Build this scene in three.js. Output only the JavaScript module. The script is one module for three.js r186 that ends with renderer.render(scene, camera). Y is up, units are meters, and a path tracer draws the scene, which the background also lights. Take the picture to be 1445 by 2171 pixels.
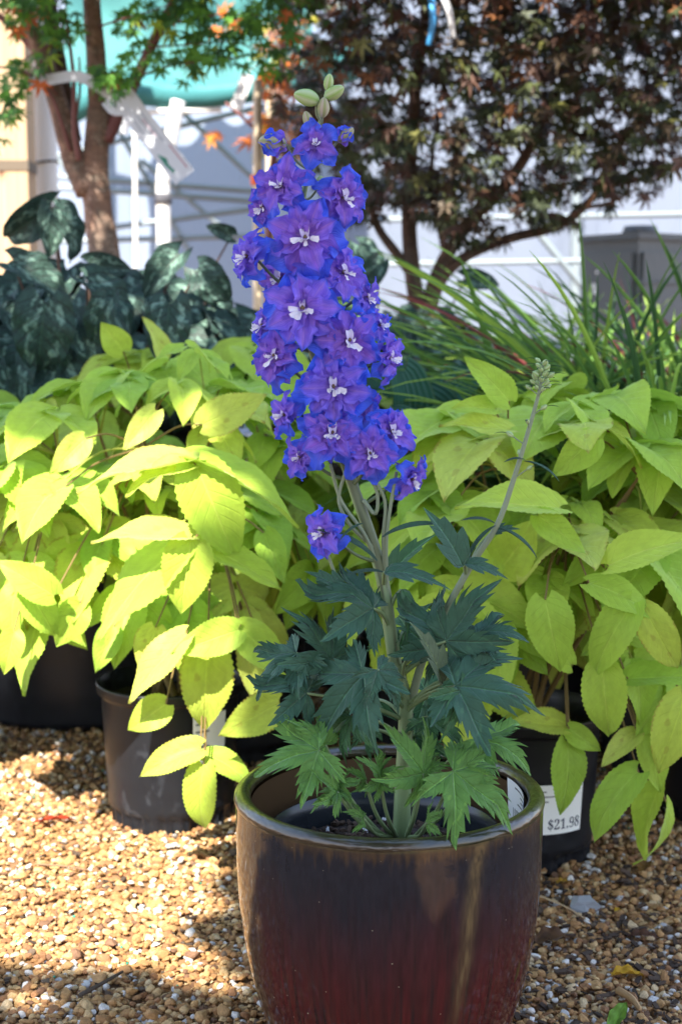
import * as THREE from 'three';
import { mergeGeometries } from 'three/addons/utils/BufferGeometryUtils.js';

// ------------------------------------------------------------------ camera, sky, sun, exposure
const scene = new THREE.Scene();
const EYE = 0.761, PITCH = THREE.MathUtils.degToRad(7.4), FPX = 3014;
const camera = new THREE.PerspectiveCamera(2 * Math.atan(1085.5 / FPX) * 180 / Math.PI, 1445 / 2171, 0.05, 200);
camera.position.set(0, EYE, 0);
camera.rotation.set(-PITCH, 0, 0);
camera.focus = 1.45;
camera.userData.fStop = 6;

const SUN = new THREE.Vector3(-0.25, 1.0, 0.85).normalize();
function skyTexture() {
  const W = 256, H = 128, d = new Float32Array(W * H * 4);
  const zen = [0.26, 0.38, 0.66], hor = [0.76, 0.80, 0.84], gnd = [0.25, 0.225, 0.19];
  for (let j = 0; j < H; j++) for (let i = 0; i < W; i++) {
    const el = ((j + 0.5) / H - 0.5) * Math.PI, k = Math.pow(1 - Math.max(0, Math.sin(el)), 2.2), o = (j * W + i) * 4;
    for (let c = 0; c < 3; c++) d[o + c] = el > 0 ? zen[c] + (hor[c] - zen[c]) * k : gnd[c];
    d[o + 3] = 1;
  }
  const t = new THREE.DataTexture(d, W, H, THREE.RGBAFormat, THREE.FloatType);
  t.mapping = THREE.EquirectangularReflectionMapping; t.magFilter = THREE.LinearFilter; t.needsUpdate = true;
  return t;
}
scene.background = skyTexture();
scene.environment = scene.background;
const sun = new THREE.DirectionalLight(new THREE.Color(1.0, 0.94, 0.84), 5);
sun.target.position.set(0, 0, -2); sun.position.copy(SUN).multiplyScalar(10).add(sun.target.position);
sun.castShadow = true; sun.shadow.mapSize.set(4096, 4096); sun.shadow.radius = 1;
Object.assign(sun.shadow.camera, { left: -7, right: 7, top: 7, bottom: -7, near: 0.1, far: 30 });
scene.add(sun, sun.target);
const renderer = new THREE.WebGLRenderer({ antialias: true });
renderer.setSize(681, 1024);
renderer.shadowMap.enabled = true;
renderer.toneMapping = THREE.LinearToneMapping;
renderer.toneMappingExposure = 3.7;

// ------------------------------------------------------------------ helpers
function seeded(a) { return () => { a = (a + 0x6D2B79F5) | 0; let t = Math.imul(a ^ (a >>> 15), 1 | a); t = (t + Math.imul(t ^ (t >>> 7), 61 | t)) ^ t; return ((t ^ (t >>> 14)) >>> 0) / 4294967296; }; }
const rnd = seeded(7);
const ran = (a, b, r = rnd) => a + (b - a) * r();
const pick = (a, r = rnd) => a[Math.floor(r() * a.length) % a.length];
const V = (x, y, z) => new THREE.Vector3(x, y, z);
const lerp = (a, b, t) => a + (b - a) * t;
const clamp01 = (x) => Math.min(1, Math.max(0, x));
const smooth = (a, b, x) => { const t = clamp01((x - a) / (b - a)); return t * t * (3 - 2 * t); };
// photo pixel at horizontal distance D from the lens -> point in the place
function P(px, py, D) {
  const c = Math.cos(PITCH), s = Math.sin(PITCH), u = -(py - 1085.5) / FPX, dy = u * c - s, dz = u * s + c;
  return V((px - 722.5) / FPX * D / dz, EYE + dy * D / dz, -D);
}
const pxm = (n, D) => n / FPX * D;               // n photo pixels at distance D, in metres
function hash(x, y) { const s = Math.sin(x * 127.1 + y * 311.7) * 43758.5453; return s - Math.floor(s); }
function noise2(x, y, wrap = 0) {
  const xi = Math.floor(x), yi = Math.floor(y), f = x - xi, g = y - yi, w = (n) => (wrap ? ((n % wrap) + wrap) % wrap : n);
  const a = f * f * (3 - 2 * f), b = g * g * (3 - 2 * g);
  return lerp(lerp(hash(w(xi), yi), hash(w(xi + 1), yi), a), lerp(hash(w(xi), yi + 1), hash(w(xi + 1), yi + 1), a), b);
}
const fbm = (x, y, o = 4) => { let s = 0, a = 0.5, n = 0; for (let i = 0; i < o; i++) { s += a * noise2(x, y); n += a; a *= 0.5; x = x * 2.03 + 7.1; y = y * 2.03 + 3.7; } return s / n; };
function tex(w, h, fn, srgb = true) {
  const d = new Uint8Array(w * h * 4);
  for (let j = 0; j < h; j++) for (let i = 0; i < w; i++) {
    const c = fn((i + 0.5) / w, (j + 0.5) / h), o = (j * w + i) * 4;
    for (let k = 0; k < 3; k++) d[o + k] = Math.round(clamp01(typeof c === 'number' ? c : c[k]) * 255);
    d[o + 3] = 255;
  }
  const t = new THREE.DataTexture(d, w, h, THREE.RGBAFormat);
  t.magFilter = THREE.LinearFilter; t.minFilter = THREE.LinearMipmapLinearFilter; t.generateMipmaps = true;
  t.wrapS = t.wrapT = THREE.RepeatWrapping; if (srgb) t.colorSpace = THREE.SRGBColorSpace; t.needsUpdate = true;
  return t;
}
function canvasTex(w, h, draw) {
  const c = document.createElement('canvas'); c.width = w; c.height = h; draw(c.getContext('2d'), w, h);
  const t = new THREE.CanvasTexture(c); t.colorSpace = THREE.SRGBColorSpace; return t;
}
const rgb = (r, g, b) => new THREE.Color().setRGB(r, g, b);
const std = (o) => new THREE.MeshStandardMaterial({ side: THREE.DoubleSide, ...o });
const leafMat = (o) => new THREE.MeshPhysicalMaterial({ side: THREE.DoubleSide, roughness: 1, transmission: 0.3, thickness: 0, specularIntensity: 0.3, clearcoat: 0.25, clearcoatRoughness: 0.45, ...o, ...(o.transmission === 0 ? {} : { roughness: 1 }) });
const taken = {};
function numbered(n) { const k = taken[n] = (taken[n] ?? -1) + 1; return k ? `${n}_${String(k).padStart(3, '0')}` : n; }
function tagUp(o, label, category, group, kind) {
  if (label) o.userData.label = label; if (category) o.userData.category = category;
  if (group) o.userData.group = group; if (kind) o.userData.kind = kind; return o;
}
function thing(name, at, label, category, group) { const g = new THREE.Group(); g.name = numbered(name); g.position.copy(at); scene.add(g); return tagUp(g, label, category, group); }
function mesh(name, geo, m, parent) { const o = new THREE.Mesh(geo, m); o.name = name; o.castShadow = o.receiveShadow = true; parent.add(o); return o; }
function sub(name, parent, at) { const g = new THREE.Group(); g.name = name; if (at) g.position.copy(at); parent.add(g); return g; }
function geom(pos, uv, idx, col) {
  const g = new THREE.BufferGeometry();
  g.setAttribute('position', new THREE.Float32BufferAttribute(pos, 3)); g.setAttribute('uv', new THREE.Float32BufferAttribute(uv, 2));
  if (col) g.setAttribute('color', new THREE.Float32BufferAttribute(col, 3));
  g.setIndex(idx); g.computeVertexNormals(); return g;
}
// tapered tube through points; rad is a number, [r0, r1] or a function of t
function tube(pts, rad, seg = 12, radial = 7, wob = 0) {
  const c = new THREE.CatmullRomCurve3(pts.length === 2 ? [pts[0], pts[0].clone().lerp(pts[1], 0.5), pts[1]] : pts), R = typeof rad === 'function' ? rad : Array.isArray(rad) ? (t) => lerp(rad[0], rad[1], t) : () => rad;
  const pos = [], uv = [], idx = []; let n = null, len = c.getLength();
  for (let i = 0; i <= seg; i++) {
    const t = i / seg, p = c.getPoint(t), tan = c.getTangent(t);
    if (!n) { n = Math.abs(tan.y) < 0.9 ? V(0, 1, 0) : V(1, 0, 0); }
    n.sub(tan.clone().multiplyScalar(n.dot(tan))).normalize();
    const b = tan.clone().cross(n);
    for (let k = 0; k <= radial; k++) {
      const a = k / radial * Math.PI * 2, r = R(t) * (1 + (wob ? wob * (noise2(i * 0.7, (k % radial) * 1.1 + 3) - 0.5) : 0));
      const q = p.clone().addScaledVector(n, Math.cos(a) * r).addScaledVector(b, Math.sin(a) * r);
      pos.push(q.x, q.y, q.z); uv.push(k / radial, t * len);
      if (i < seg && k < radial) { const A = i * (radial + 1) + k, B = A + radial + 1; idx.push(A, A + 1, B, B, A + 1, B + 1); }
    }
  }
  for (const [i, s] of [[0, 0], [seg, 1]]) {
    const p = c.getPoint(s), o = pos.length / 3, base = i * (radial + 1); pos.push(p.x, p.y, p.z); uv.push(0.5, s * len);
    for (let k = 0; k < radial; k++) s ? idx.push(o, base + k, base + k + 1) : idx.push(o, base + k + 1, base + k);
  }
  return geom(pos, uv, idx);
}
// blade of a leaf: +x along its length, +y its upper face, z across
function blade({ L = 1, W = 0.6, prof, rows = 12, cols = 4, fold = 0.15, arch = 0.6, serr = 0, ripple = 0, rfreq = 3, seed = 1, twist = 0, lobe = 0, puff = 0, colour }) {
  const pos = [], uv = [], idx = [], col = colour ? [] : null; let x = 0, y = 0, px = 0;
  for (let i = 0; i <= rows; i++) {
    const t = i / rows, ang = -arch * t; x += (t - px) * Math.cos(ang) * L; y += (t - px) * Math.sin(ang) * L; px = t;
    const w = prof(t) * W / 2, tooth = serr ? (i % 2 ? 1 + serr : 1 - serr * 0.5) : 1, tw = twist * t;
    for (let k = 0; k <= cols; k++) {
      const s = k / cols * 2 - 1, edge = Math.abs(s) > 0.99 ? tooth : 1, z = s * w * edge;
      let up = Math.abs(s) * w * fold * 2 + puff * W * (Math.sin(t * 34 + Math.abs(s) * -7) * 0.5) * Math.abs(s) + ripple * W * Math.sin(t * rfreq * 6.28 + seed * 2.1 + s * 1.4) * Math.abs(s);
      up += (noise2(t * 3 + seed * 13, s * 1.5 + 9) - 0.5) * 0.05 * W;
      const zz = z * Math.cos(tw) - up * Math.sin(tw), uu = z * Math.sin(tw) + up * Math.cos(tw);
      pos.push(x - lobe * Math.abs(s) * Math.abs(s) * Math.exp(-t * 6) * W - uu * Math.sin(ang) * 0.6, y + uu * Math.cos(ang), zz); uv.push(s * 0.5 + 0.5, t);
      if (col) col.push(...colour(t, s));
      if (i < rows && k < cols) { const A = i * (cols + 1) + k, B = A + cols + 1; idx.push(A, A + 1, B, B, A + 1, B + 1); }
    }
  }
  return geom(pos, uv, idx, col);
}
// leaf whose outline is radius r(angle) round its stalk end
function palm(outline, { rings = 4, droop = 0.25, cup = 0.1, seed = 1, veins = [], size = 1, wave = 0.04, tint }) {
  const pos = [], uv = [], idx = [], col = [], n = outline.length;
  for (let j = 0; j <= rings; j++) for (let i = 0; i < n; i++) {
    const [a, r] = outline[i], q = r * j / rings, x = Math.cos(a) * q, z = Math.sin(a) * q;
    let near = 9; for (const v of veins) near = Math.min(near, Math.abs(a - v) * Math.max(q, 0.05));
    const y = -droop * q * q + cup * near * 0.7 + wave * (noise2(x * 3 + seed * 5, z * 3 + 4) - 0.5) * 2 * q;
    pos.push(x * size, y * size, z * size); uv.push(x * 0.5 + 0.5, z * 0.5 + 0.5);
    const v = tint ? tint(near, q, a) : [1, 1, 1]; col.push(...v);
    if (j < rings && i < n - 1) { const A = j * n + i, B = A + n; idx.push(A, A + 1, B, B, A + 1, B + 1); }
  }
  return geom(pos, uv, idx, col);
}
const _m = new THREE.Matrix4();
function face(o, dir, up) {
  const X = dir.clone().normalize(), Z = X.clone().cross(up).normalize(), Y = Z.clone().cross(X);
  o.quaternion.setFromRotationMatrix(_m.makeBasis(X, Y, Z)); return o;
}
// normal of a blade that runs a->b and shows `vis` (0..1) of its breadth to someone standing at the camera's side of it
function showing(a, b, vis) {
  const ax = b.clone().sub(a).normalize(), view = V(0, EYE, 0).sub(a).normalize();
  view.sub(ax.clone().multiplyScalar(view.dot(ax))).normalize();
  const side = ax.clone().cross(view).normalize(); if (side.y < 0) side.negate();
  const c = Math.min(1, vis), s = Math.sqrt(1 - c * c);
  return view.multiplyScalar(c).addScaledVector(side, s);
}

// ------------------------------------------------------------------ ground
const ground = (() => {
  const t = tex(512, 512, (u, v) => { const n = fbm(u * 60, v * 60, 3), m = fbm(u * 9 + 3, v * 9, 3); return [0.42 + n * 0.22 - m * 0.12, 0.31 + n * 0.17 - m * 0.1, 0.2 + n * 0.13 - m * 0.08]; });
  t.repeat.set(60, 60);
  const g = new THREE.PlaneGeometry(120, 120); g.rotateX(-Math.PI / 2);
  const o = mesh('ground', g, std({ map: t, roughness: 1 }), scene); o.userData.kind = 'structure'; return o;
})();
{
  const r = seeded(21);
  const stones = [0, 1, 2, 3, 4].map((k) => {
    const g = new THREE.IcosahedronGeometry(1, 1), p = g.attributes.position, rr = seeded(60 + k), cache = {};
    const cuts = [...Array(5)].map(() => [V(rr() - 0.5, rr() - 0.5, rr() - 0.5).normalize(), ran(0.45, 0.75, rr)]);
    for (let i = 0; i < p.count; i++) {
      const q = V(p.getX(i), p.getY(i), p.getZ(i)), key = q.toArray().map((x) => x.toFixed(2)).join();
      const b = cache[key] ??= ran(0.86, 1.1, rr); q.multiplyScalar(b);
      for (const [n, d] of cuts) { const e = q.dot(n) - d; if (e > 0) q.addScaledVector(n, -e * 0.85); }
      p.setXYZ(i, q.x, q.y * 0.75, q.z);
    }
    g.computeVertexNormals(); return g;
  });
  const cols = [[0.50, 0.28, 0.105], [0.40, 0.20, 0.07], [0.58, 0.37, 0.16], [0.30, 0.14, 0.055], [0.64, 0.46, 0.25], [0.46, 0.24, 0.085], [0.20, 0.10, 0.05], [0.76, 0.70, 0.62], [0.55, 0.53, 0.5], [0.12, 0.08, 0.05]];
  const wts = [0.2, 0.2, 0.15, 0.12, 0.1, 0.09, 0.04, 0.06, 0.03, 0.01];
  const choose = () => { let x = r(), i = 0; while (i < 9 && (x -= wts[i]) > 0) i++; return i; };
  const grain = tex(64, 64, (u, v) => 0.72 + 0.28 * fbm(u * 14, v * 14, 2));
  const mats = cols.map((c) => std({ color: rgb(...c), roughness: 0.85, map: grain, side: THREE.FrontSide }));
  const big = [], rest = [];
  const clear = (x, z) => Math.hypot(x - 0.05, z + 1.435) < 0.105;
  const add = (x, z, s, y, c) => { if (!clear(x, z)) rest.push([x, y, z, s, c]); };
  for (let i = 0; i < 80000; i++) {
    const D = 1.25 + 2.1 * Math.pow(r(), 1.25), x = ran(-0.34, 0.34, r) * (D + 0.55), s = ran(0.0026, 0.006, r) * (r() < 0.08 ? 1.5 : 1);
    add(x, -D, s, ran(0.0, 0.008, r), choose());
  }
  const seen = rest.map((a, i) => [i, a]).filter(([, a]) => { const D = -a[2]; return D > 1.47 && Math.abs(a[0]) < D * 0.235 && a[1] > 0.004; }).sort((p, q) => q[1][3] / -q[1][2] - p[1][3] / -p[1][2]);
  const chosen = new Set(seen.filter(([, a]) => Math.hypot(a[0] - 0.05, a[2] + 1.435) > 0.17).slice(0, 290).map(([i]) => i));
  const setTo = (o, [x, y, z, s]) => { o.position.set(x, y, z); o.rotation.set(ran(-0.6, 0.6, r), ran(0, 6.28, r), ran(-0.6, 0.6, r)); o.scale.set(s * ran(0.9, 1.35, r), s * ran(0.7, 1, r), s); };
  const lots = stones.map(() => []);
  rest.forEach((a, i) => {
    if (chosen.has(i)) { const o = mesh(numbered('stone'), pick(stones, r), mats[a[4]], ground); setTo(o, [a[0], a[1] + 0.002, a[2], a[3] * 1.1]); } else lots[i % 5].push(a);
  });
  const white = std({ color: 0xffffff, roughness: 0.9, map: grain, side: THREE.FrontSide }), dummy = new THREE.Object3D();
  const gravel = new THREE.Group(); gravel.name = 'gravel'; gravel.userData = { kind: 'stuff', label: 'loose tan and white pea gravel', category: 'gravel' }; scene.add(gravel);
  lots.forEach((list, k) => {
    const im = new THREE.InstancedMesh(stones[k], white, list.length); im.name = 'gravel_stones'; im.userData.kind = 'stuff'; im.castShadow = im.receiveShadow = true;
    list.forEach((a, i) => { setTo(dummy, a); dummy.updateMatrix(); im.setMatrixAt(i, dummy.matrix); const j = ran(0.78, 1.2, r), c = cols[a[4]]; im.setColorAt(i, rgb(c[0] * j, c[1] * j, c[2] * j)); });
    gravel.add(im);
  });
  // dark bark crumbs and soil among the gravel, thick on the right, and green feed pellets
  const chip = new THREE.BoxGeometry(1, 0.3, 0.45, 2, 1, 1); { const p = chip.attributes.position; for (let i = 0; i < p.count; i++) p.setXYZ(i, p.getX(i) + 0.15 * hash(i, 1), p.getY(i) + 0.18 * hash(i, 2), p.getZ(i) * (0.6 + 0.8 * hash(Math.round(p.getX(i) * 2), 3))); chip.computeVertexNormals(); }
  const chips = [];
  for (let i = 0; i < 5200; i++) {
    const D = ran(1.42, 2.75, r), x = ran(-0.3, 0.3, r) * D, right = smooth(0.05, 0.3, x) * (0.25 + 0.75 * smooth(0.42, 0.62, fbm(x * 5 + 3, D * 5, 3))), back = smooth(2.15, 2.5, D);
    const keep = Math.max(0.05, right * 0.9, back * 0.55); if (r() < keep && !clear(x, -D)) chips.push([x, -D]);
  }
  const bark = new THREE.InstancedMesh(chip, std({ color: 0xffffff, roughness: 1 }), chips.length); bark.name = 'bark_crumbs'; tagUp(bark, 'dark crumbs of bark mulch strewn over the gravel', 'mulch', null, 'stuff');
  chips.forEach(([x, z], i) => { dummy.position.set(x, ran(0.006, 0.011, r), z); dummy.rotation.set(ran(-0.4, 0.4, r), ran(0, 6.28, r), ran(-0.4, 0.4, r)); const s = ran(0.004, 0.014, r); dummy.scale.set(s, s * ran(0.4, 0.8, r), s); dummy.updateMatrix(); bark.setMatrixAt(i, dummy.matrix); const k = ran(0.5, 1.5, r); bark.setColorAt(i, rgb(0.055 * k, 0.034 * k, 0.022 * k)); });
  bark.castShadow = bark.receiveShadow = true; scene.add(bark);
  const pel = new THREE.InstancedMesh(new THREE.IcosahedronGeometry(1, 1), std({ color: rgb(0.02, 0.22, 0.13), roughness: 0.4 }), 70); pel.name = 'feed_pellets'; tagUp(pel, 'small green feed pellets scattered on the gravel', 'pellets', null, 'stuff');
  for (let i = 0; i < 70; i++) { const D = ran(1.5, 2.5, r), x = ran(-0.24, 0.24, r) * D; dummy.position.set(x, 0.0095, -D); dummy.scale.setScalar(ran(0.0014, 0.0022, r)); dummy.updateMatrix(); pel.setMatrixAt(i, dummy.matrix); }
  scene.add(pel);
}

// ------------------------------------------------------------------ greenhouse, posts and tarpaulin behind the plants
const whitePaint = std({ color: rgb(0.72, 0.70, 0.64), roughness: 0.5 });
const steel = std({ color: rgb(0.22, 0.26, 0.28), roughness: 0.55, metalness: 0.3 });
{
  const gh = thing('greenhouse', V(0, 0, -6.2), 'greenhouse wall of pale plastic film on a grey pipe frame', 'greenhouse');
  const film = leafMat({ color: rgb(0.27, 0.32, 0.41), clearcoat: 0, transmission: 0.3, bumpMap: tex(256, 256, (u, v) => fbm(u * 7, v * 3, 4), false), bumpScale: 0.03 });
  const milky = film.clone(); milky.color.setRGB(0.20, 0.23, 0.29);
  for (let k = 0; k < 6; k++) {
    const g = new THREE.PlaneGeometry(1.0, 3.4, 20, 20), p = g.attributes.position;
    for (let i = 0; i < p.count; i++) p.setZ(i, 0.05 * (fbm(p.getX(i) * 2 + k * 7, p.getY(i) * 0.6, 3) - 0.5) + 0.03 * Math.sin(p.getX(i) * Math.PI * 2));
    g.computeVertexNormals(); const m = mesh('film_panel', g, film, gh); if (k > 2) m.material = milky; m.position.set(-2.5 + k * 1.0, 1.7, 0);
  }
  for (let k = 0; k <= 6; k++) mesh('upright_pipe', tube([V(-3 + k, 0, 0.05), V(-3 + k, 3.4, 0.05)], 0.024, 2, 8), steel, gh);
  const bar = (a, b, r = 0.011) => { const o = V(0, 0, -6.2), A = P(...a, 5.75).sub(o), B = P(...b, 5.75).sub(o); mesh('brace_pipe', tube([A, B], r, 2, 6), steel, gh); };
  bar([100, 372], [560, 407]); bar([100, 395], [560, 428]); bar([100, 500], [560, 440]); bar([100, 512], [560, 500]); bar([100, 335], [560, 225]);
  bar([236, 250], [400, 530]); bar([380, 232], [560, 400]); bar([300, 340], [480, 490], 0.01); bar([60, 262], [240, 480], 0.01);
  bar([560, 470], [1600, 452]); bar([800, 560], [1600, 548]); bar([980, 300], [1260, 640], 0.014);
  // low timber sill that carries the film
  const sill = new THREE.BoxGeometry(6.2, 0.3, 0.06); mesh('sill_board', sill, std({ color: rgb(0.45, 0.4, 0.33), roughness: 0.9 }), gh).position.set(0, 0.15, 0.1);
  // dark growing benches stand inside, seen dimly through the film
  const back = new THREE.BoxGeometry(6.2, 3.4, 0.05); mesh('rear_wall', back, std({ color: rgb(0.5, 0.55, 0.6), roughness: 1 }), gh).position.set(0, 1.7, -2.2);
}
{
  const post = (px, D, r, top, label) => { const b = P(px, 700, D); b.y = 0; const t = thing('pipe_post', b, label, 'post'); mesh('shaft', tube([V(0, 0, 0), V(0, top, 0)], r, 4, 18), whitePaint, t); return t; };
  const a = post(104, 4.55, 0.041, 2.4, 'stout white painted pipe post beside the timber post');
  for (const y of [1.13, 1.27]) mesh('wire_tie', new THREE.TorusGeometry(0.042, 0.0035, 6, 20).rotateX(Math.PI / 2).rotateZ(0.15), std({ color: rgb(0.03, 0.03, 0.03) }), a).position.y = y;
  const b = post(350, 5.2, 0.026, 1.27, 'thin white pipe leg with a grey sleeve below the teal tarpaulin');
  const sl = mesh('grey_sleeve', tube([V(0, 0, 0), V(0, 1.06, 0)], 0.031, 2, 14), std({ color: rgb(0.25, 0.28, 0.31), roughness: 0.6 }), b);
  mesh('clamp', tube([V(0, 1.2, 0), V(0, 1.235, 0)], 0.032, 1, 14), std({ color: rgb(0.08, 0.08, 0.09) }), b);
  mesh('bent_arm', tube([V(0, 1.265, 0), V(0.006, 1.32, 0), V(0.035, 1.44, 0), V(0.06, 1.56, 0)], 0.0255, 8, 14), whitePaint, b);
  // timber post
  const wood = tex(256, 1024, (u, v) => { const g = fbm(u * 26 + fbm(u * 3, v * 4) * 2.5, v * 3, 4), k = Math.hypot((u - 0.55) * 1.2, (v - 0.47) * 8), kn = Math.exp(-k * k * 220); return [0.76 - g * 0.16 - kn * 0.35, 0.66 - g * 0.17 - kn * 0.4, 0.53 - g * 0.16 - kn * 0.35]; });
  const c = P(18, 700, 4.35); c.y = 0; const t = thing('timber_post', c, 'square pale pine post at the edge of the greenhouse', 'post');
  const g = new THREE.BoxGeometry(0.17, 2.6, 0.12); mesh('beam', g, std({ map: wood, roughness: 0.8 }), t).position.y = 1.3;
  const st = mesh('strap', new THREE.BoxGeometry(0.176, 0.03, 0.126), std({ color: rgb(0.12, 0.09, 0.06), roughness: 0.7 }), t); st.position.y = 1.235;
}
{
  // rolled tarpaulin with its loose sheet gathered above
  const teal = leafMat({ color: rgb(0.055, 0.21, 0.215), transmission: 0.1, clearcoat: 0.15 }), pale = leafMat({ color: rgb(0.095, 0.28, 0.265), transmission: 0.4, clearcoat: 0 });
  const D = 5.3, path = [[120, 250], [200, 205], [290, 190], [360, 200], [450, 200], [540, 186], [620, 165], [690, 140], [752, 128]].map(([x, y]) => P(x, y, D));
  const o = P(430, 200, D), t = thing('rolled_tarpaulin', o, 'teal tarpaulin rolled into a sagging bolster in front of the greenhouse', 'tarpaulin');
  const loc = path.map((p) => p.clone().sub(o));
  mesh('roll', tube(loc, (u) => 0.054 + 0.014 * Math.sin(u * 9) * u + 0.012 * smooth(0.6, 1, u), 48, 16, 0.12), teal, t);
  const c = new THREE.CatmullRomCurve3(loc), pos = [], uv = [], idx = [], N = 44, M = 12;
  for (let i = 0; i <= N; i++) for (let j = 0; j <= M; j++) {
    const p = c.getPoint(i / N * 0.82), v = j / M; p.y += 0.03 + v * 0.62; p.z += -0.07 - 0.25 * v + 0.05 * Math.sin(i * 0.55 + v * 2.4) * (1 - v * 0.4) + 0.05 * Math.sin(v * 9 + i * 0.08);
    pos.push(p.x, p.y, p.z); uv.push(i / N, v); if (i < N && j < M) { const A = i * (M + 1) + j, B = A + M + 1; idx.push(A, B, A + 1, B, B + 1, A + 1); }
  }
  mesh('loose_sheet', geom(pos, uv, idx), pale, t);
  mesh('edge_batten', tube([P(225, 232, D).sub(o), P(330, 236, D - 0.02).sub(o), P(470, 232, D).sub(o)], 0.011, 10, 8), whitePaint, t);
  // cross bar the tarpaulin hangs on
  mesh('carrying_bar', tube([P(60, -60, D + 0.3).sub(o), P(820, -60, D + 0.3).sub(o)], 0.02, 2, 8), whitePaint, t);
}
{
  // grey utility cabinet
  const D = 4.6, b = P(1350, 700, D); b.y = 0; const grey = std({ color: rgb(0.08, 0.095, 0.098), roughness: 0.55, bumpMap: tex(128, 128, (u, v) => fbm(u * 40, v * 40, 2), false), bumpScale: 0.001 });
  const t = thing('utility_cabinet', b, 'grey metal utility cabinet with pale spots standing beyond the grasses', 'cabinet'); t.rotation.y = 0.62;
  const h = 1.03, w = 0.27, d = 0.24;
  mesh('cabinet_body', new THREE.BoxGeometry(w, h, d), grey, t).position.y = h / 2;
  mesh('front_door', new THREE.BoxGeometry(0.012, h - 0.08, d - 0.03), grey, t).position.set(-w / 2 - 0.006, h / 2, 0);
  mesh('side_panel', new THREE.BoxGeometry(w - 0.03, h - 0.08, 0.01), grey, t).position.set(0, h / 2, d / 2 + 0.005);
  mesh('lid', new THREE.BoxGeometry(w + 0.02, 0.02, d + 0.02), grey, t).position.y = h + 0.01;
  mesh('cap', tube([V(0, h + 0.02, 0), V(0, h + 0.05, 0)], [0.06, 0.05], 2, 18), std({ color: rgb(0.06, 0.06, 0.055), roughness: 0.6 }), t);
  mesh('latch', new THREE.BoxGeometry(0.012, 0.05, 0.018), std({ color: rgb(0.1, 0.1, 0.1), roughness: 0.4, metalness: 0.6 }), t).position.set(-w / 2 - 0.018, 0.7, 0.085);
  for (const y of [0.32, 0.86]) mesh('hinge', tube([V(-w / 2 - 0.014, y, -0.1), V(-w / 2 - 0.014, y + 0.05, -0.1)], 0.005, 2, 8), steel, t);
  mesh('seam_strip', new THREE.BoxGeometry(w + 0.004, 0.012, 0.006), grey, t).position.set(0, 0.9, d / 2 + 0.0115);
  const spot = std({ color: rgb(0.75, 0.78, 0.74), roughness: 0.9 }), r = seeded(5);
  for (let i = 0; i < 11; i++) { const g = new THREE.CircleGeometry(ran(0.004, 0.012, r), 9); g.rotateY(-Math.PI / 2); const m = mesh('lichen_spot', g, spot, t); m.position.set(-w / 2 - 0.0145, ran(0.62, 0.97, r), ran(-0.09, 0.09, r)); }
}

// ------------------------------------------------------------------ pots
function latheOf(prof, seg = 64, mod) {
  const pos = [], uv = [], idx = [], n = prof.length;
  for (let i = 0; i <= seg; i++) for (let j = 0; j < n; j++) {
    const a = i / seg * Math.PI * 2 + Math.PI, [r0, y] = prof[j], r = mod ? mod(r0, y, a, j) : r0;
    pos.push(r * Math.sin(a), y, r * Math.cos(a)); uv.push(i / seg, j / (n - 1));
    if (i < seg && j < n - 1) { const A = i * n + j, B = A + n; idx.push(A, B, A + 1, A + 1, B, B + 1); }
  }
  return geom(pos, uv, idx);
}
const plastic = std({ color: rgb(0.024, 0.027, 0.033), roughness: 0.45, map: tex(256, 256, (u, v) => { const s = smooth(0.68, 0.8, fbm(u * 30, v * 9, 4)); return [0.62 + s * 0.38, 0.63 + s * 0.37, 0.66 + s * 0.34]; }), roughnessMap: tex(256, 256, (u, v) => [0, 0.6 + 0.4 * fbm(u * 20, v * 20, 3), 0], false) });
const soil = std({ color: rgb(0.035, 0.022, 0.015), roughness: 1, bumpMap: tex(256, 256, (u, v) => fbm(u * 40, v * 40, 3), false), bumpScale: 0.01 });
function nurseryPot(at, rTop, h, label, group) {
  const t = thing('nursery_pot', at, label, 'plant pot', group), rB = rTop * 0.86, prof = [[0, 0.006]];
  const step = (y) => lerp(rB, rTop * 0.95, y / h);
  for (const y of [0, 0.004, 0.01, 0.018, 0.026, 0.032, 0.04, 0.06]) prof.push([step(y) - (y < 0.03 ? 0.004 : 0), y]);
  for (let k = 1; k <= 8; k++) { const y = lerp(0.06, h * 0.9, k / 8); prof.push([step(y), y]); }
  prof.push([step(h * 0.91) + 0.001, h * 0.91], [rTop * 0.985, h * 0.925]);
  const body = mesh('pot_wall', latheOf(prof, 120, (r, y, a) => { const rib = y < 0.031 && r > 0 ? (Math.sin(a * 30) > 0 ? 0.0025 : -0.002) : 0, notch = y < 0.028 && r > 0 && Math.abs(((a * 3 / Math.PI + 0.35) % 2) - 1) < 0.22 ? -0.012 : 0; return r + rib + notch; }), plastic, t);
  mesh('rim', latheOf([[rTop * 0.985, h * 0.925], [rTop, h * 0.93], [rTop * 1.012, h * 0.985], [rTop * 1.01, h], [rTop * 0.975, h], [rTop * 0.955, h * 0.93], [rTop * 0.9, h * 0.8]], 72), plastic, t);
  const s = new THREE.CircleGeometry(rTop * 0.94, 40); s.rotateX(-Math.PI / 2); mesh('soil', s, soil, t).position.y = h * 0.86;
  return t;
}
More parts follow.
